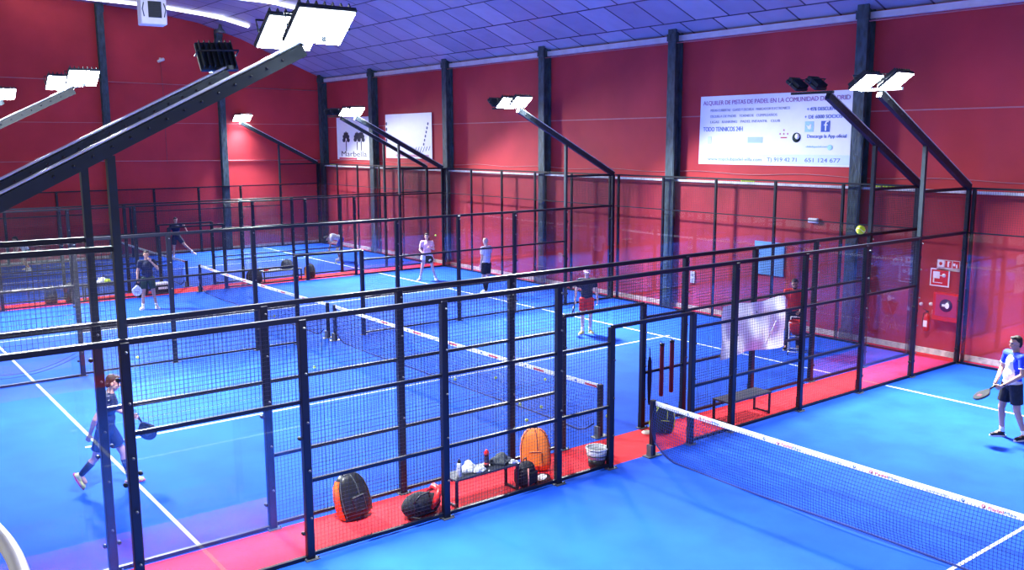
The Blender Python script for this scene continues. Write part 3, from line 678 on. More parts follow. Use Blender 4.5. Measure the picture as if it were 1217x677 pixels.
def heap(name, loc, dims, m, label, cat, seed, n=10, rz=0, vox=.010):
    rnd = random.Random(seed); mb = MB()
    for k in range(n):
        a = rnd.uniform(0, 2*pi); r = rnd.uniform(0, .7)
        mb.ell((cos(a)*r*dims[0]*.42, sin(a)*r*dims[1]*.42, dims[2]*rnd.uniform(.22, .5)*(1.25-r)), (dims[0]*rnd.uniform(.16, .26), dims[1]*rnd.uniform(.18, .28), dims[2]*rnd.uniform(.25, .42)), 10, 7, R=Matrix.Rotation(a, 3, 'Z'))
    mb.ell((0, 0, dims[2]*.18), (dims[0]*.45, dims[1]*.42, dims[2]*.2))
    zmin = min(v[2] for v in mb.v); mb.v = [(x, y, max(z, 0.002)) for x, y, z in mb.v]
    o = remesh(mb, name, M[m], None, vox, 1); o.location = loc; o.rotation_euler = (0, 0, rz); tag(o, label, cat); return o
heap('towel', (-3.40, .32, .432), (.30, .24, .17), 'towel', 'crumpled white towel on the bench beside the pale bottle', 'towel', 3)
heap('plastic_bag', (-3.30, .20, .432), (.24, .16, .10), 'clear', 'crumpled clear plastic bag in front of the white towel', 'bag', 5)
heap('sweatshirt', (-2.83, .31, .432), (.42, .28, .19), 'grey', 'crumpled dark grey sweatshirt on the right end of the bench', 'clothing', 9, 13)
heap('cap', (-2.70, .19, .432), (.18, .14, .07), 'clear', 'small pale grey cap at the right end of the bench', 'cap', 15, 7)
rk = empty('padel_racket', (-2.12, .24, .02), radians(35), 'black and white padel racket lying on the red floor by the bench', 'racket')
pts = [(cos(2*pi*k/28)*.19, sin(2*pi*k/28)*.13) for k in range(28)]
MB().prism(pts, .0, .036).build('face', M['black'], rk)
MB().prism([(x*.72+.01, y*.55) for x, y in pts], .036, .040).build('print', M['clear'], rk)
MB().tube([(-.17, 0, .02), (-.33, 0, .02)], .017, 10).build('handle', M['black'], rk)
# bucket of balls
bk = empty('ball_bucket', (-1.05, .17, .004), 0, 'clear and black plastic bucket on the red floor by the near doorway', 'bucket')
MB().lathe([(.115, 0), (.125, .01), (.145, .15)], (0, 0, 0), 24).build('base', M['black'], bk)
R_ = []
n = 24; vs = []
for r, z in ((.145, .15), (.172, .31), (.165, .31), (.138, .15)): vs += [(r*cos(2*pi*k/n), r*sin(2*pi*k/n), z) for k in range(n)]
MB().add(vs, [(i*n+k, i*n+(k+1) % n, ((i+1) % 4)*n+(k+1) % n, ((i+1) % 4)*n+k) for i in range(4) for k in range(n)], True).build('body', M['clear'], bk)
MB().tube([(.172*cos(2*pi*k/32), .172*sin(2*pi*k/32), .312) for k in range(33)], .011, 8).build('rim', M['white'], bk)
MB().tube([(.156*cos(2*pi*k/32), .156*sin(2*pi*k/32), .2) for k in range(33)], .006, 6).build('band', M['black'], bk)
MB().tube([(.17*cos(t), -.05-.03*sin(t), .30-.02*sin(t)) for t in [pi*k/12 for k in range(13)]], .004, 5).build('handle', M['chrome'], bk)
# round marker disc at the doorway
o = MB().lathe([(.10, 0), (.10, .008), (.07, .03), (.03, .045), (.03, .03)], (0, 0, 0), 20).build('marker_cone', mat('cream_plastic', (.85, .72, .60), .5, noise=.05)); o.location = (.80, .86, .004)
tag(o, 'low cream marker disc on the red floor at the foot of the backpack', 'marker')
# padded tubes hanging from the second fence and the sheet
for x, z0, z1, l in ((1.36, .52, 1.50, 'dark red padded tube hanging on the second fence, left one'), (1.62, .55, 1.52, 'dark red padded tube hanging on the second fence, right one')):
    rt_ = empty('padded_tube', (x, 1.075, z0), 0, l, 'tube')
    MB().lathe([(.034, 0), (.04, .02), (.04, z1-z0-.06), (.034, z1-z0-.04)], (0, 0, 0), 14).build('foam', M['dred'], rt_)
    MB().lathe([(.045, 0), (.045, .04)], (0, 0, z1-z0-.05), 14).build('end_cap', M['black'], rt_)
    MB().tube([(0, 0, z1-z0-.02), (0, .03, z1-z0+.03), (0, .055, z1-z0+.02)], .006, 6).build('hook', M['black'], rt_)
um = empty('umbrella', (1.04, 1.06, .42), 0, 'rolled dark blue umbrella hanging at the second court doorway', 'umbrella')
MB().lathe([(.012, 0), (.028, .12), (.042, .45), (.036, .80), (.015, .88)], (0, 0, 0), 12).build('canopy', M['navy'], um)
MB().tube([(0, 0, .86), (0, 0, .98), (.02, .03, 1.02), (.04, .05, .99)], .009, 6).build('handle', M['black'], um)
sh = empty('hanging_sheet', (3.92, 1.035, .97), 0, 'large white sheet with folds tied to the second fence above the bench', 'sheet')
nx, nz = 40, 22; vs = []
for j in range(nz+1):
    for i in range(nx+1):
        u, v = i/nx, j/nz; x = (u-.5)*1.96; z = v*1.0+.02*sin(u*6)*(1-v)+.018*(v)*sin(u*9)-.02*(1-v)*cos(u*pi*2)
        d = -.018*sin(u*11+v*7)-.02*sin((u-v)*8)*(1-v)-.01*sin(u*29+3*v)
        vs.append((x, d, z))
fs = [(j*(nx+1)+i, j*(nx+1)+i+1, (j+1)*(nx+1)+i+1, (j+1)*(nx+1)+i) for j in range(nz) for i in range(nx)]
N_ = len(vs)
mb = MB().add(vs, fs, True).add([(x, y+.004, z) for x, y, z in vs], [tuple(reversed(f)) for f in fs], True); mb.build('cloth', M['sheet'], sh)
mb = MB()
for sx, sz in ((-.97, 1), (.97, 1), (-.97, .02), (.97, .02), (0, 1)): mb.tube([(sx, 0, sz), (sx, .03, sz+.02), (sx, .06, sz+.01)], .008, 6)
mb.build('tie', M['black'], sh)
tr = [(-.35, -.02, .75), (.3, -.03, .95), (.75, -.03, .25), (.1, -.03, .1)]
MB().tube([(.35, -.035, .12), (.62, -.045, .55)], .006, 5).tube([(-.95, -.03, .42), (-.4, -.045, .10)], .006, 5).build('crease', M['sheet'], sh)
# two slack cables between the fences on the left
o = MB().tube([(-7.99+2.0*t, 0, .62-.35*4*t*(1-t)*.6-(.25*(1-t))) for t in [k/16 for k in range(17)]], .006, 5).tube([(-7.99+2.0*t, .01, .52-.35*4*t*(1-t)*.5-(.25*(1-t))) for t in [k/16 for k in range(17)]], .006, 5).build('slack_cable', M['wire']); o.location = (0, 11.24, 0)
tag(o, 'pair of thin slack cables hanging low on the middle fence at left', 'cable')

# far walkway gear
racket_bag((3.42, 21.68, .425), radians(0), 0, .42, .26, .34, 'grey', None, 'black', 'grey sports bag standing upright on the far bench', name='sports_bag')
heap('jacket', (2.95, 21.68, .42), (.40, .26, .12), 'towel', 'pale jacket lying on the far bench beside the grey bag', 'clothing', 21, 8, vox=.015)
heap('shirt', (2.62, 21.68, .42), (.22, .22, .14), 'tee_red', 'small red garment at the left end of the far bench', 'clothing', 22, 6, vox=.015)
racket_bag((2.15, 21.7, .005), radians(0), 0, .55, .30, .50, 'cloth_black', None, 'grey', 'black sports bag on the floor left of the far bench', name='sports_bag')
racket_bag((4.35, 21.7, .005), radians(0), 0, .35, .30, .52, 'cloth_black', 'shoe_y', 'grey', 'dark bag on the floor right of the far bench', name='sports_bag')
cr = empty('crate', (-1.12, 21.7, .005), 0, 'black crate with a white top near the man in the dark polo', 'crate')
MB().box((0, 0, .14), (.50, .34, .26), bev=.02).build('body', M['black'], cr); MB().box((0, 0, .31), (.46, .30, .09), bev=.02).build('lid', M['white'], cr)
MB().box((0, -.18, .18), (.30, .02, .08)).build('handle', M['white'], cr)
bg = heap('sports_bag', (-2.98, 21.68, .48), (.62, .30, .28), 'towel', 'white and yellow bag lying on the far left bench', 'bag', 31, 10, vox=.015)
MB().ell((.12, -.10, .10), (.11, .06, .09)).build('pocket', M['lime'], bg, 'yellow pocket'); MB().tube([(-.15, -.1, .2), (0, -.14, .3), (.15, -.1, .2)], .012, 6).build('handle', M['black'], bg)
racket_bag((-3.95, 21.7, .005), radians(5), 0, .40, .30, .62, 'cloth_black', None, 'grey', 'tall black bag standing at the far left bench end', name='sports_bag')
racket_bag((-4.55, 21.7, .005), radians(-5), 0, .36, .28, .55, 'navy', None, 'grey', 'navy bag standing left of the tall black bag', name='sports_bag')
racket_bag((-1.75, 21.7, .005), radians(5), 0, .34, .28, .58, 'cloth_black', None, 'grey', 'black bag standing on the far walkway behind the man in the dark polo', name='sports_bag')

# curved hand rail right below the camera
hr = empty('hand_rail', (-10.3, -7.6, 0), 0, 'curved cream tubular hand rail at the lower left edge', 'hand rail')
C0 = Vector((-.05, 0, 4.2))
path = [(-.30, .75), (-.06, .42), (.03, .16), (.055, -.02), (.065, -.17), (.06, -.32), (.04, -.55), (-.02, -.9)]
def smooth(pts, n=6):
    out = []
    for i in range(len(pts)-1):
        p0 = Vector(pts[max(i-1, 0)]); p1 = Vector(pts[i]); p2 = Vector(pts[i+1]); p3 = Vector(pts[min(i+2, len(pts)-1)])
        for k in range(n):
            t = k/n; out.append(.5*((2*p1)+(p2-p0)*t+(2*p0-5*p1+4*p2-p3)*t*t+(3*p1-p0-3*p2+p3)*t**3))
    out.append(Vector(pts[-1])); return out
sp = smooth([(x, y, 4.2) for x, y in path])
MB().tube(sp, .018, 12).build('top_tube', mat('cream_paint', (.80, .76, .66), .35, noise=.06, nscale=9), hr)
MB().tube([p+Vector((-.055, -.02, -.03)) for p in sp], .012, 10).build('inner_tube', mat('cream_paint_inner', (.72, .68, .58), .35, noise=.06, nscale=9), hr)
for p in (sp[0], sp[-1]): MB().tube([p, p+Vector((-.25, 0, -.25)), Vector((p.x-.3, p.y, .0))], .018, 8).build('post', M['white'], hr)

# ------------------------------------------------------------------ people
def hand(mb, wr, fwd, palm, s, curl=.35, side=1, k=1.0):
    fwd = Vector(fwd).normalized(); palm = Vector(palm); palm = (palm-fwd*palm.dot(fwd)).normalized(); lat = fwd.cross(palm)*side
    mb.ell(wr+fwd*.045*s, (.047*s, .040*s, .016*s), 10, 7, R=Matrix((fwd, lat, palm)).transposed())
    for i, (o, ln) in enumerate(((-.030, .060), (-.010, .070), (.011, .066), (.030, .052))):
        p = wr+fwd*.078*s+lat*o*s; d = fwd.copy(); a = curl*(.7+.1*i)
        for j, seg in enumerate((.45, .32, .28)):
            d = (d*cos(a)+palm*sin(a)).normalized() if j == 0 else (Matrix.Rotation(a*side*0, 3, lat) @ d)
            q = p+d*ln*seg*s; mb.cap(p, q, (.0100-.0008*j)*s*k, (.0093-.0008*j)*s*k, 8); p = q
            d = (d*cos(a)+(palm*d.dot(fwd)-fwd*d.dot(palm)).normalized()*sin(a)).normalized()
    p = wr+fwd*.028*s-lat*.034*s; d = (fwd*.75-lat*.6+palm*(.25+curl*.5)).normalized(); q = p+d*.038*s; mb.cap(p, q, .0125*s, .011*s, 8)
    d2 = (fwd+palm*curl*.9-lat*.1).normalized(); mb.cap(q, q+d2*.032*s, .0108*s, .0092*s, 8)
BASE = dict(pelvis=(0, 0, .95), waist=(0, 0, 1.10), chest=(0, 0, 1.30), neck=(-.005, 0, 1.49), head=(.02, 0, 1.64),
            shL=(0, .185, 1.43), shR=(0, -.185, 1.43), elL=(-.02, .25, 1.15), elR=(-.02, -.25, 1.15), wrL=(.06, .27, .91), wrR=(.06, -.27, .91),
            hipL=(0, .095, .93), hipR=(0, -.095, .93), knL=(.03, .11, .50), knR=(.03, -.11, .50), anL=(-.02, .12, .085), anR=(-.02, -.12, .085),
            toL=(1, .15, 0), toR=(1, -.15, 0), face=(1, 0, 0))
def person(loc, rz, label, pose, s=1.0, skin='skin', hair='hair', shirt='navy', shorts='cloth_black', shoes='tee_white', socks=None, sole='white',
           vox=.010, female=False, bald=False, cap=None, beard=False, trousers=False, sleeve=None, curlL=.4, curlR=.9, palmL=None, palmR=None, inset=None, skirt=False):
    root = empty('person', loc, rz, label, 'person'); J = dict(BASE); J.update(pose)
    V = {k: Vector(v)*(s if k[:2] != 'to' and k != 'face' else 1) for k, v in J.items()}
    fs = .9 if female else 1.0
    def frame(zv, xv=Vector((1, 0, 0))):
        z = zv.normalized(); x = (xv-z*xv.dot(z)).normalized(); y = z.cross(x); return Matrix((x, y, z)).transposed()
    fd = V['face'].normalized(); hz = (V['head']-V['neck']).normalized(); hz = (hz+Vector((0, 0, 1))*.4).normalized() if abs(fd.z) < .5 else hz
    HR = frame(hz, fd) if abs(hz.dot(fd)) < .95 else frame(Vector((-.5, 0, 1)), fd)
    H = V['head']; hp = lambda x, y, z: H+HR @ (Vector((x, y, z))*s)
    R_t = frame(V['chest']-V['pelvis'])
    # one continuous body
    b = MB()
    b.ell(hp(-.008, 0, .03), (.092*s, .074*s, .088*s), 18, 12, R=HR); b.ell(hp(.018, 0, -.035), (.066*s, .058*s, .078*s), 16, 10, R=HR); b.ell(hp(.045, 0, -.082), (.032*s, .034*s, .026*s), 10, 7, R=HR)
    b.cap(hp(.080, 0, .018), hp(.100, 0, -.022), .009*s, .014*s, 8)
    b.ell(hp(.084, 0, -.055), (.010*s, .024*s, .010*s), 8, 6, R=HR); b.ell(hp(.078, 0, .032), (.012*s, .045*s, .010*s), 8, 6, R=HR)
    for sy in (-1, 1): b.ell(hp(-.005, sy*.076, -.008), (.018*s, .009*s, .030*s), 8, 7, R=HR); b.ell(hp(.055, sy*.035, -.022), (.022*s, .020*s, .018*s), 8, 6, R=HR)
    b.cap(V['neck']-Vector((0, 0, .04*s)), hp(-.015, 0, -.05), .058*s*fs, .052*s*fs, 12)
    b.ell(V['chest'], (.115*s, .155*s*fs, .17*s), 16, 10, R=R_t); b.ell(V['waist'], (.10*s, .135*s*fs, .14*s), 16, 10, R=R_t); b.ell(V['pelvis'], (.115*s, .155*s, .12*s), 16, 10, R=R_t)
    b.cap(V['shL'], V['shR'], .062*s*fs, .062*s*fs)
    for k in 'LR':
        sh, el, wr = V['sh'+k], V['el'+k], V['wr'+k]
        b.cap(sh, el, .050*s*fs, .038*s*fs); b.cap(el, wr, .040*s*fs, .026*s*fs); b.ell(el.lerp(wr, .25), .042*s*fs)
        pm = (palmL if k == 'L' else palmR) or ((0, -1, 0) if k == 'L' else (0, 1, 0))
        hand(b, wr, (wr-el).normalized(), pm, s, curlL if k == 'L' else curlR, 1 if k == 'L' else -1)
        hi, kn, an = V['hip'+k], V['kn'+k], V['an'+k]
        b.cap(hi, kn, .085*s, .056*s); b.cap(kn, an, .054*s, .036*s); b.ell(kn.lerp(an, .28)+Vector((-.012*s, 0, 0)), (.050*s, .050*s, .085*s), R=frame(kn-an))
        td = V['to'+k].normalized(); b.cap(an, an+td*.13*s+Vector((0, 0, -.045*s if abs(td.z) < .3 else 0)), .036*s, .028*s)
    remesh(b, 'body', M[skin], root, vox, 2)
    # face details
    for sy in (-1, 1):
        MB().ell(hp(.077, sy*.031, .012), (.010*s, .014*s, .007*s), 8, 6, R=HR).build('eye', M['eye'], root)
        MB().ell(hp(.083, sy*.032, .036), (.008*s, .022*s, .005*s), 8, 6, R=HR).build('eyebrow', M[hair if hair else 'hair_grey'], root)
    MB().ell(hp(.092, 0, -.055), (.006*s, .022*s, .006*s), 8, 6, R=HR).build('mouth', M['lip'], root)
    if not bald and not cap:
        h = MB(); h.ell(hp(-.028, 0, .050), (.088*s, .081*s, .085*s), 16, 10, R=HR); h.ell(hp(-.055, 0, .0), (.055*s, .075*s, .09*s), 12, 9, R=HR); h.ell(hp(.035, 0, .102), (.05*s, .055*s, .026*s), 12, 8, R=HR)
        if female: h.ell(hp(-.10, 0, .02), (.05*s, .045*s, .06*s), R=HR); h.cap(hp(-.12, 0, 0), hp(-.13, 0, -.16), .035*s, .018*s)
        remesh(h, 'hair', M[hair], root, max(vox, .009), 2)
    if beard:
        h = MB(); h.ell(hp(.040, 0, -.078), (.042*s, .052*s, .042*s), 12, 8, R=HR); h.ell(hp(.01, 0, -.05), (.045*s, .066*s, .045*s), 12, 8, R=HR); remesh(h, 'beard', M[hair], root, max(vox, .009), 2)
    if cap:
        h = MB(); h.ell(hp(-.006, 0, .048), (.104*s, .088*s, .080*s), 16, 10, R=HR); h.box(hp(.11, 0, .045), (.09*s, .12*s, .012*s), HR, bev=.005); remesh(h, 'cap', M[cap], root, max(vox, .009), 2)
    # shirt
    c = MB(); e = .020*s
    c.ell(V['chest'], (.115*s+e, .160*s*fs+e, .185*s), 18, 11, R=R_t); c.ell(V['waist'], (.110*s+e, .145*s*fs+e, .16*s), 18, 11, R=R_t)
    c.cap(V['waist'], V['waist'].lerp(V['pelvis'], .75), .125*s, .132*s, 16); c.ell(V['waist'].lerp(V['pelvis'], .8), (.125*s, .165*s, .10*s), 16, 9, R=R_t)
    c.cap(V['shL'], V['shR'], .075*s*fs, .075*s*fs)
    for k in 'LR':
        sh, el, wr = V['sh'+k], V['el'+k], V['wr'+k]
        if sleeve == 'none': continue
        c.tube([sh, sh.lerp(el, .62)], [.070*s*fs, .062*s*fs], 14)
        c.ell(sh, .072*s*fs)
    c.tube([V['neck']-Vector((0, 0, .08*s)), V['neck']-Vector((0, 0, .005*s))], [.085*s, .064*s], 14)
    so = remesh(c, 'shirt', M[shirt], root, vox, 3)
    if inset:   # a differently coloured front and side panel lying on the shirt
        for (ax, ay, az, bx, by, bz, r) in inset['parts']:
            pass
    # shorts
    c = MB(); c.ell(V['pelvis'], (.130*s, .172*s, .13*s), 16, 10, R=R_t)
    for k in 'LR':
        hi, kn, an = V['hip'+k], V['kn'+k], V['an'+k]
        if trousers: c.cap(hi, kn, .105*s, .075*s); c.cap(kn, an+Vector((0, 0, .02*s)), .072*s, .055*s)
        elif skirt: c.tube([hi+Vector((0, 0, .05)), hi.lerp(kn, .35)], [.11*s, .135*s], 14)
        else: c.tube([hi+(hi-kn)*.08, hi.lerp(kn, .72)], [.108*s, .098*s], 14)
    remesh(c, 'trousers' if trousers else ('skirt' if skirt else 'shorts'), M[shorts], root, vox, 3)
    for k in 'LR':
        kn, an = V['kn'+k], V['an'+k]; td = V['to'+k].normalized()
        if socks: MB().tube([an, an.lerp(kn, .4), an.lerp(kn, .72)], [.042*s, .052*s, .060*s], 14).build('sock', M[socks], root)
        elif not trousers: MB().tube([an, an.lerp(kn, .22)], [.042*s, .042*s], 14).build('sock', M['tee_white'], root)
        upn = (Vector((0, 0, 1))-td*td.z).normalized() if abs(td.z) < .9 else Vector((1, 0, 0))
        lat = td.cross(upn); SR = Matrix((td, -lat, upn)).transposed()
        fc = an+td*.06*s-upn*.045*s
        c = MB(); c.ell(fc-td*.03*s+upn*.015*s, (.085*s, .042*s, .045*s), R=SR); c.ell(fc+td*.06*s, (.085*s, .046*s, .030*s), R=SR); c.cap(an-upn*.01, an-upn*.04*s, .045*s, .045*s); c.box(fc+td*.01*s-upn*.018*s, (.25*s, .075*s, .03*s), SR, bev=.012)
        shoe = remesh(c, 'shoe', M[shoes], root, max(vox, .009), 2)
        c = MB(); c.prism([(x*.145*s, y*.046*s) for x, y in [(cos(2*pi*i/20), sin(2*pi*i/20)) for i in range(20)]], -.040*s, -.018*s, lambda x, y, z: tuple(fc+td*(x+.012*s)+(-lat)*y+upn*z)); c.build('sole', M[sole], shoe)
    # keep a handle on world positions
    root['_tmp'] = 1; del root['_tmp']
    Rz = Matrix.Rotation(rz, 3, 'Z'); L0 = Vector(loc)
    return root, V, (lambda p: L0+Rz @ Vector(p)), (lambda d: Rz @ Vector(d))
def racket(P, axis, normal, label, col='black', ink='paper', s=1.0):
    """P = grip centre, axis = from grip to head"""
    a = Vector(axis).normalized(); n = Vector(normal); n = (n-a*n.dot(a)).normalized(); l = a.cross(n)
    root = empty('padel_racket', P, 0, label, 'racket'); R = Matrix((l, a, n)).transposed(); root.rotation_euler = R.to_euler()
    MB().tube([(0, -.07, 0), (0, .09, 0)], [.019, .016], 10).build('handle', M['black'], root)
    out = []
    for k in range(32):
        t = 2*pi*k/32; x = .128*sin(t); y = .25-.145*cos(t); x *= (1 if y > .22 else max(.25, (y-.03)/.19)); out.append((x, y))
    f = MB().prism(out, -.018, .018).build('face', M[col], root)
    mb = MB()
    for i in range(-3, 4):
        for j in range(-3, 4):
            if i*i+j*j < 11: mb.lathe([(.006, -.019), (.006, .019)], (i*.026, .27+j*.028, 0), 6)
    mb.build('hole', M['screen'], f)
    MB().tube([(x*1.01, y, 0) for x, y in out]+[(out[0][0]*1.01, out[0][1], 0)], .019, 6).build('rim', M[col], root)
    MB().box((0, .30, .0), (.10, .06, .040), bev=.004).build('print', M[ink], root)
    MB().tube([(0, -.07, 0), (.02, -.12, .01), (-.01, -.16, .0), (0, -.07, 0)], .004, 5).build('wrist_strap', M['black'], root)
    return root
RGT = Vector((.79, -.613, 0)); FWD = Vector((.613, .79, 0))
def ang(v): return math.atan2(v.y, v.x)

# player 1: striding to the right on the second court
f = ang(RGT*.95+FWD*.25)
P1 = person((-7.31, 4.03, .004), f, 'person in a dark navy outfit and yellow shoes striding behind the left fence posts',
    dict(pelvis=(0, 0, .90), waist=(.02, 0, 1.05), chest=(.06, 0, 1.25), neck=(.10, 0, 1.44), head=(.15, 0, 1.58), shL=(.06, .18, 1.38), shR=(.08, -.18, 1.38),
         elR=(-.08, -.27, 1.12), wrR=(-.17, -.22, .90), elL=(.14, .27, 1.10), wrL=(.36, .18, 1.02), hipL=(.02, .09, .88), hipR=(-.02, -.09, .88),
         knL=(.20, .10, .50), anL=(.27, .10, .10), knR=(-.14, -.10, .50), anR=(-.36, -.10, .26), toR=(.45, -.1, -.9), toL=(1, .05, 0), face=(1, 0, .25)),
    shirt='navy', shorts='navy', shoes='shoe_y', socks='navy', sole='redp', vox=.009, curlL=1.0, curlR=.3, skin='skin')
w = P1[2]; racket(w((.44, .17, .99)), P1[3]((.34, .08, -.75)), P1[3]((.3, 1, .1)), 'dark racket held by the striding person at left', 'cloth_black', 'grey')
# player 2: dark polo, hand on face
f = ang(-FWD+RGT*.35)
P2 = person((-2.38, 18.79, .004), f, 'person in a dark polo and black shorts standing with one hand raised to the face',
    dict(elL=(.08, .30, 1.22), wrL=(.20, .13, 1.46), elR=(-.03, -.27, 1.15), wrR=(.03, -.28, .91), knL=(.02, .14, .5), knR=(.02, -.14, .5), anL=(-.02, .20, .085), anR=(-.02, -.18, .085), toL=(1, .45, 0), toR=(1, -.4, 0)),
    s=1.02, shirt='navy', shorts='green', shoes='tee_white', skin='skin_tan', hair='hair', curlL=.5, curlR=1.0, palmL=(-1, 0, -.2))
w = P2[2]; racket(w((.06, -.29, .85)), P2[3]((.15, -.1, -1)), P2[3]((1, .2, 0)), 'white padel racket hanging from the hand of the person in the dark polo', 'white', 'grey_ink')
# player 3: woman in pink
f = ang(-FWD+RGT*.1)
P3 = person((7.42, 18.33, .004), f, 'person in a pink top and pale skirt standing with feet apart, racket held in front',
    dict(anL=(-.02, .30, .085), anR=(-.02, -.28, .085), knL=(.05, .20, .48), knR=(.05, -.19, .48), elL=(.08, .26, 1.18), wrL=(.22, .10, 1.24), elR=(.02, -.27, 1.16), wrR=(.24, -.14, 1.02), toL=(1, .5, 0), toR=(1, -.5, 0)),
    s=.98, shirt='tee_pink', shorts='tee_white', shoes='tee_white', female=True, skin='skin_pale', skirt=True, curlL=1, curlR=1)
w = P3[2]; racket(w((.27, -.10, 1.0)), P3[3]((.25, .55, -.6)), P3[3]((1, 0, .2)), 'black racket held low by the person in the pink top', 'black', 'paper')
# player 4: bald man, white shirt, facing left
f = ang(-RGT+FWD*.75)
P4 = person((7.43, 14.68, .004), f, 'bald person in a loose white shirt and black shorts standing side on, facing left',
    dict(elL=(-.03, .24, 1.15), wrL=(.02, .25, .93), elR=(.02, -.24, 1.16), wrR=(.08, -.22, .93), anL=(-.06, .10, .085), anR=(.08, -.10, .085)),
    s=1.06, shirt='tee_white', shorts='cloth_black', shoes='tee_white', socks='cloth_black', bald=True, skin='skin_pale', hair='hair_grey')
# player 5: navy tee red shorts
f = ang(-FWD-RGT*.05)
P5 = person((5.63, 7.73, .004), f, 'person in a navy shirt, red shorts, pink cap and yellow shoes, holding a racket down',
    dict(elL=(-.02, .27, 1.15), wrL=(.02, .29, .91), elR=(-.02, -.28, 1.15), wrR=(.06, -.31, .91), anL=(-.05, .10, .085), anR=(.06, -.10, .085), toL=(1, .5, 0), toR=(1, -.55, 0)),
    s=.99, shirt='navy', shorts='tee_red', shoes='shoe_y', skin='skin_pale', cap='tee_pink', hair='hair_grey', curlR=1.0)
w = P5[2]; racket(w((.08, -.32, .85)), P5[3]((.35, -.15, -.9)), P5[3]((0, 1, 0)), 'black racket held down by the person in red shorts', 'black', 'grey')
# player 6: red shirt, trolley
f = ang(-FWD*.9-RGT*.4)
P6 = person((8.30, 3.20, .004), f, 'bearded person in a red shirt and dark trousers standing over the ball trolley',
    dict(elL=(.06, .25, 1.17), wrL=(.24, .16, .98), elR=(.04, -.26, 1.16), wrR=(.20, -.22, .94), head=(.06, 0, 1.62), face=(1, .1, -.3), anL=(-.04, .12, .085), anR=(.06, -.14, .085)),
    s=1.0, shirt='tee_red', shorts='navy', trousers=True, shoes='black', beard=True, skin='skin_tan', curlL=1, curlR=1)
tl = empty('ball_trolley', (7.93, 2.86, .004), f, 'folding ball trolley with a white crossed frame and red basket beside the man in red', 'trolley')
for sy in (-1, 1):
    MB().tube([(-.20, sy*.15, .03), (.17, sy*.15, .78)], .013, 8).build('leg', M['white'], tl); MB().tube([(.20, sy*.15, .03), (-.17, sy*.15, .86)], .013, 8).build('leg', M['white'], tl)
    for sx in (-1, 1): MB().lathe([(.03, -.01), (.03, .01)], (sx*.20, sy*.15, .03), 12, R=Matrix.Rotation(pi/2, 3, 'X')).build('wheel', M['black'], tl)
for x, z in ((-.17, .86), (.17, .78), (0, .42), (.2, .08), (-.2, .08)): MB().tube([(x, -.15, z), (x, .15, z)], .011, 8).build('cross_bar', M['white'], tl)
mb = MB(); vs = []
for r, z in ((.10, .48), (.16, .60), (.19, .80), (.185, .80), (.155, .60), (.09, .49)): vs += [(x, y, z) for x, y in rr(r, r*.85, 20)]
MB().add(vs, [(i*20+k, i*20+(k+1) % 20, ((i+1) % 6)*20+(k+1) % 20, ((i+1) % 6)*20+k) for i in range(5) for k in range(20)]+[tuple(range(19, -1, -1)), tuple(100+k for k in range(20))], True).build('basket', M['tee_red'], tl)
# player 7: right edge
f = ang(-RGT*1.0-FWD*.12)
P7 = person((5.41, -3.18, .004), f, 'person in a blue and white shirt at the right edge looking up',
    dict(pelvis=(-.02, 0, .93), chest=(-.03, 0, 1.29), neck=(-.02, 0, 1.48), head=(.00, 0, 1.625), face=(1, 0, .55), shL=(-.01, .19, 1.42), shR=(-.01, -.19, 1.42),
         elL=(.02, .26, 1.15), wrL=(.24, .08, .93), elR=(.02, -.26, 1.16), wrR=(.25, -.07, .96), knL=(-.04, .12, .5), anL=(-.20, .14, .085), knR=(.07, -.12, .5), anR=(.02, -.13, .085), toL=(1, .15, 0), toR=(1, -.1, 0)),
    s=1.02, shirt='royal', shorts='cloth_black', shoes='black', vox=.007, curlL=1.0, curlR=1.0, skin='skin_tan', palmL=(.2, -.8, -.3), palmR=(.2, .8, -.3))
w = P7[2]; racket(w((.34, .01, .93)), P7[3]((.80, .10, -.46)), P7[3]((.45, -.10, .80)), 'dark red and black racket pointed forward by the player at the right edge', 'cloth_black', 'dred')
r7 = P7[0]; V7 = P7[1]
c = MB(); c.ell((V7['chest']+Vector((.035, 0, -.02))), (.118, .135, .20), 16, 10); c.ell(V7['waist']+Vector((.028, 0, -.01)), (.118, .155, .17), 16, 10); c.ell(V7['waist']+Vector((.0, 0, -.13)), (.139, .185, .075), 16, 8)
for k in 'LR':
    sh, el = V7['sh'+k], V7['el'+k]; c.tube([sh.lerp(el, .60), sh.lerp(el, .66)], [.0665, .0655], 14)
remesh(c, 'shirt_panel', M['tee_white'], r7, .008, 3, 'white front, hem and sleeve cuffs')
MB().ell(V7['shL'].lerp(V7['elL'], .42)+Vector((0, .062, 0)), (.025, .008, .022), 10, 6).build('emblem', M['tee_white'], r7, 'small white sleeve emblem')
MB().lathe([(.032, -.012), (.032, .012)], V7['wrL'].lerp(V7['elL'], .12), 12).build('wristband', M['black'], r7)
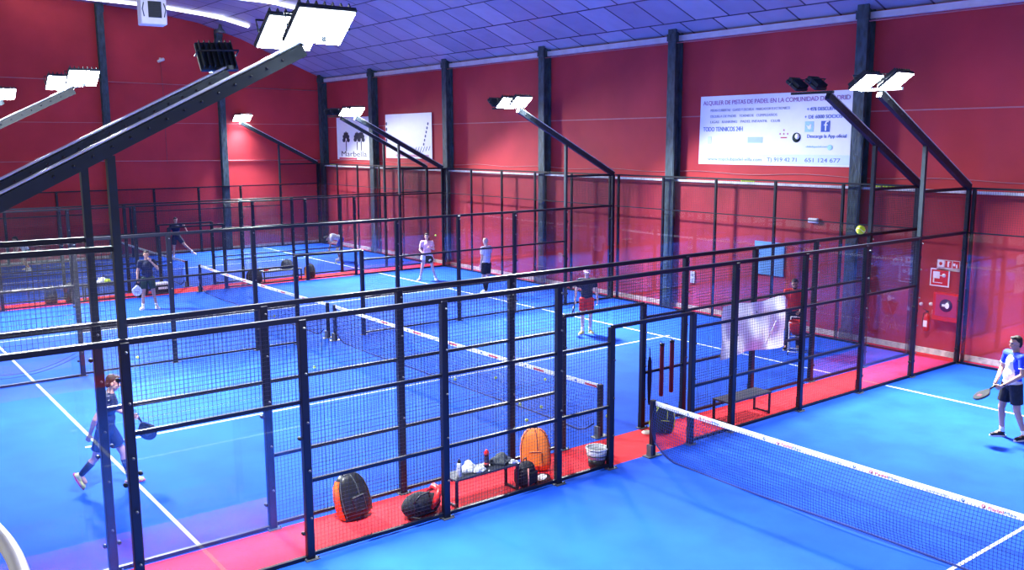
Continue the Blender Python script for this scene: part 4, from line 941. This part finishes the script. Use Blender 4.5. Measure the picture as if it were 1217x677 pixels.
# player 8: bent over in the farthest court
f = ang(-RGT*1.0-FWD*.2)
person((7.43, 25.5, .004), f, 'person in a white and blue outfit bending far forward on the farthest court',
    dict(pelvis=(-.18, 0, .92), waist=(-.06, 0, .99), chest=(.12, 0, 1.04), neck=(.28, 0, 1.02), head=(.40, 0, .97), face=(.7, 0, -.7), shL=(.20, .18, 1.02), shR=(.20, -.18, 1.02),
         elL=(.26, .22, .76), wrL=(.30, .18, .54), elR=(.26, -.22, .76), wrR=(.32, -.16, .54), hipL=(-.18, .10, .88), hipR=(-.18, -.10, .88), knL=(.0, .13, .5), knR=(.0, -.13, .5), anL=(-.10, .15, .085), anR=(-.12, -.15, .085)),
    shirt='tee_white', shorts='royal', shoes='tee_white', vox=.014)
# player 9 and 10 in the farthest court
f = ang(RGT*.6-FWD*.8)
person((2.20, 30.3, .004), f, 'person in a dark blue shirt lunging near the farthest net',
    dict(pelvis=(0, 0, .98), chest=(.0, 0, 1.33), neck=(0, 0, 1.52), head=(.02, 0, 1.66), elL=(.05, .30, 1.5), wrL=(.10, .40, 1.25), elR=(-.05, -.3, 1.2), wrR=(.15, -.42, 1.02), knL=(.15, .28, .62), anL=(.22, .58, .30), knR=(0, -.12, .52), anR=(-.06, -.14, .085), toL=(1, .5, -.2)),
    s=1.03, shirt='navy', shorts='navy', shoes='tee_white', vox=.014)
f = ang(-RGT*.8-FWD*.6)
person((-3.65, 30.6, .004), f, 'person in a white shirt crouching far away behind the left fence',
    dict(pelvis=(-.05, 0, .80), waist=(.03, 0, .92), chest=(.14, 0, 1.06), neck=(.25, 0, 1.18), head=(.33, 0, 1.27), shL=(.18, .18, 1.14), shR=(.18, -.18, 1.14), elL=(.3, .26, .92), wrL=(.42, .2, .75), elR=(.3, -.26, .92), wrR=(.42, -.2, .75),
         hipL=(-.05, .1, .78), hipR=(-.05, -.1, .78), knL=(.14, .24, .44), anL=(-.08, .32, .085), knR=(.14, -.24, .44), anR=(-.08, -.32, .085)),
    shirt='tee_white', shorts='cloth_black', shoes='tee_white', vox=.014)
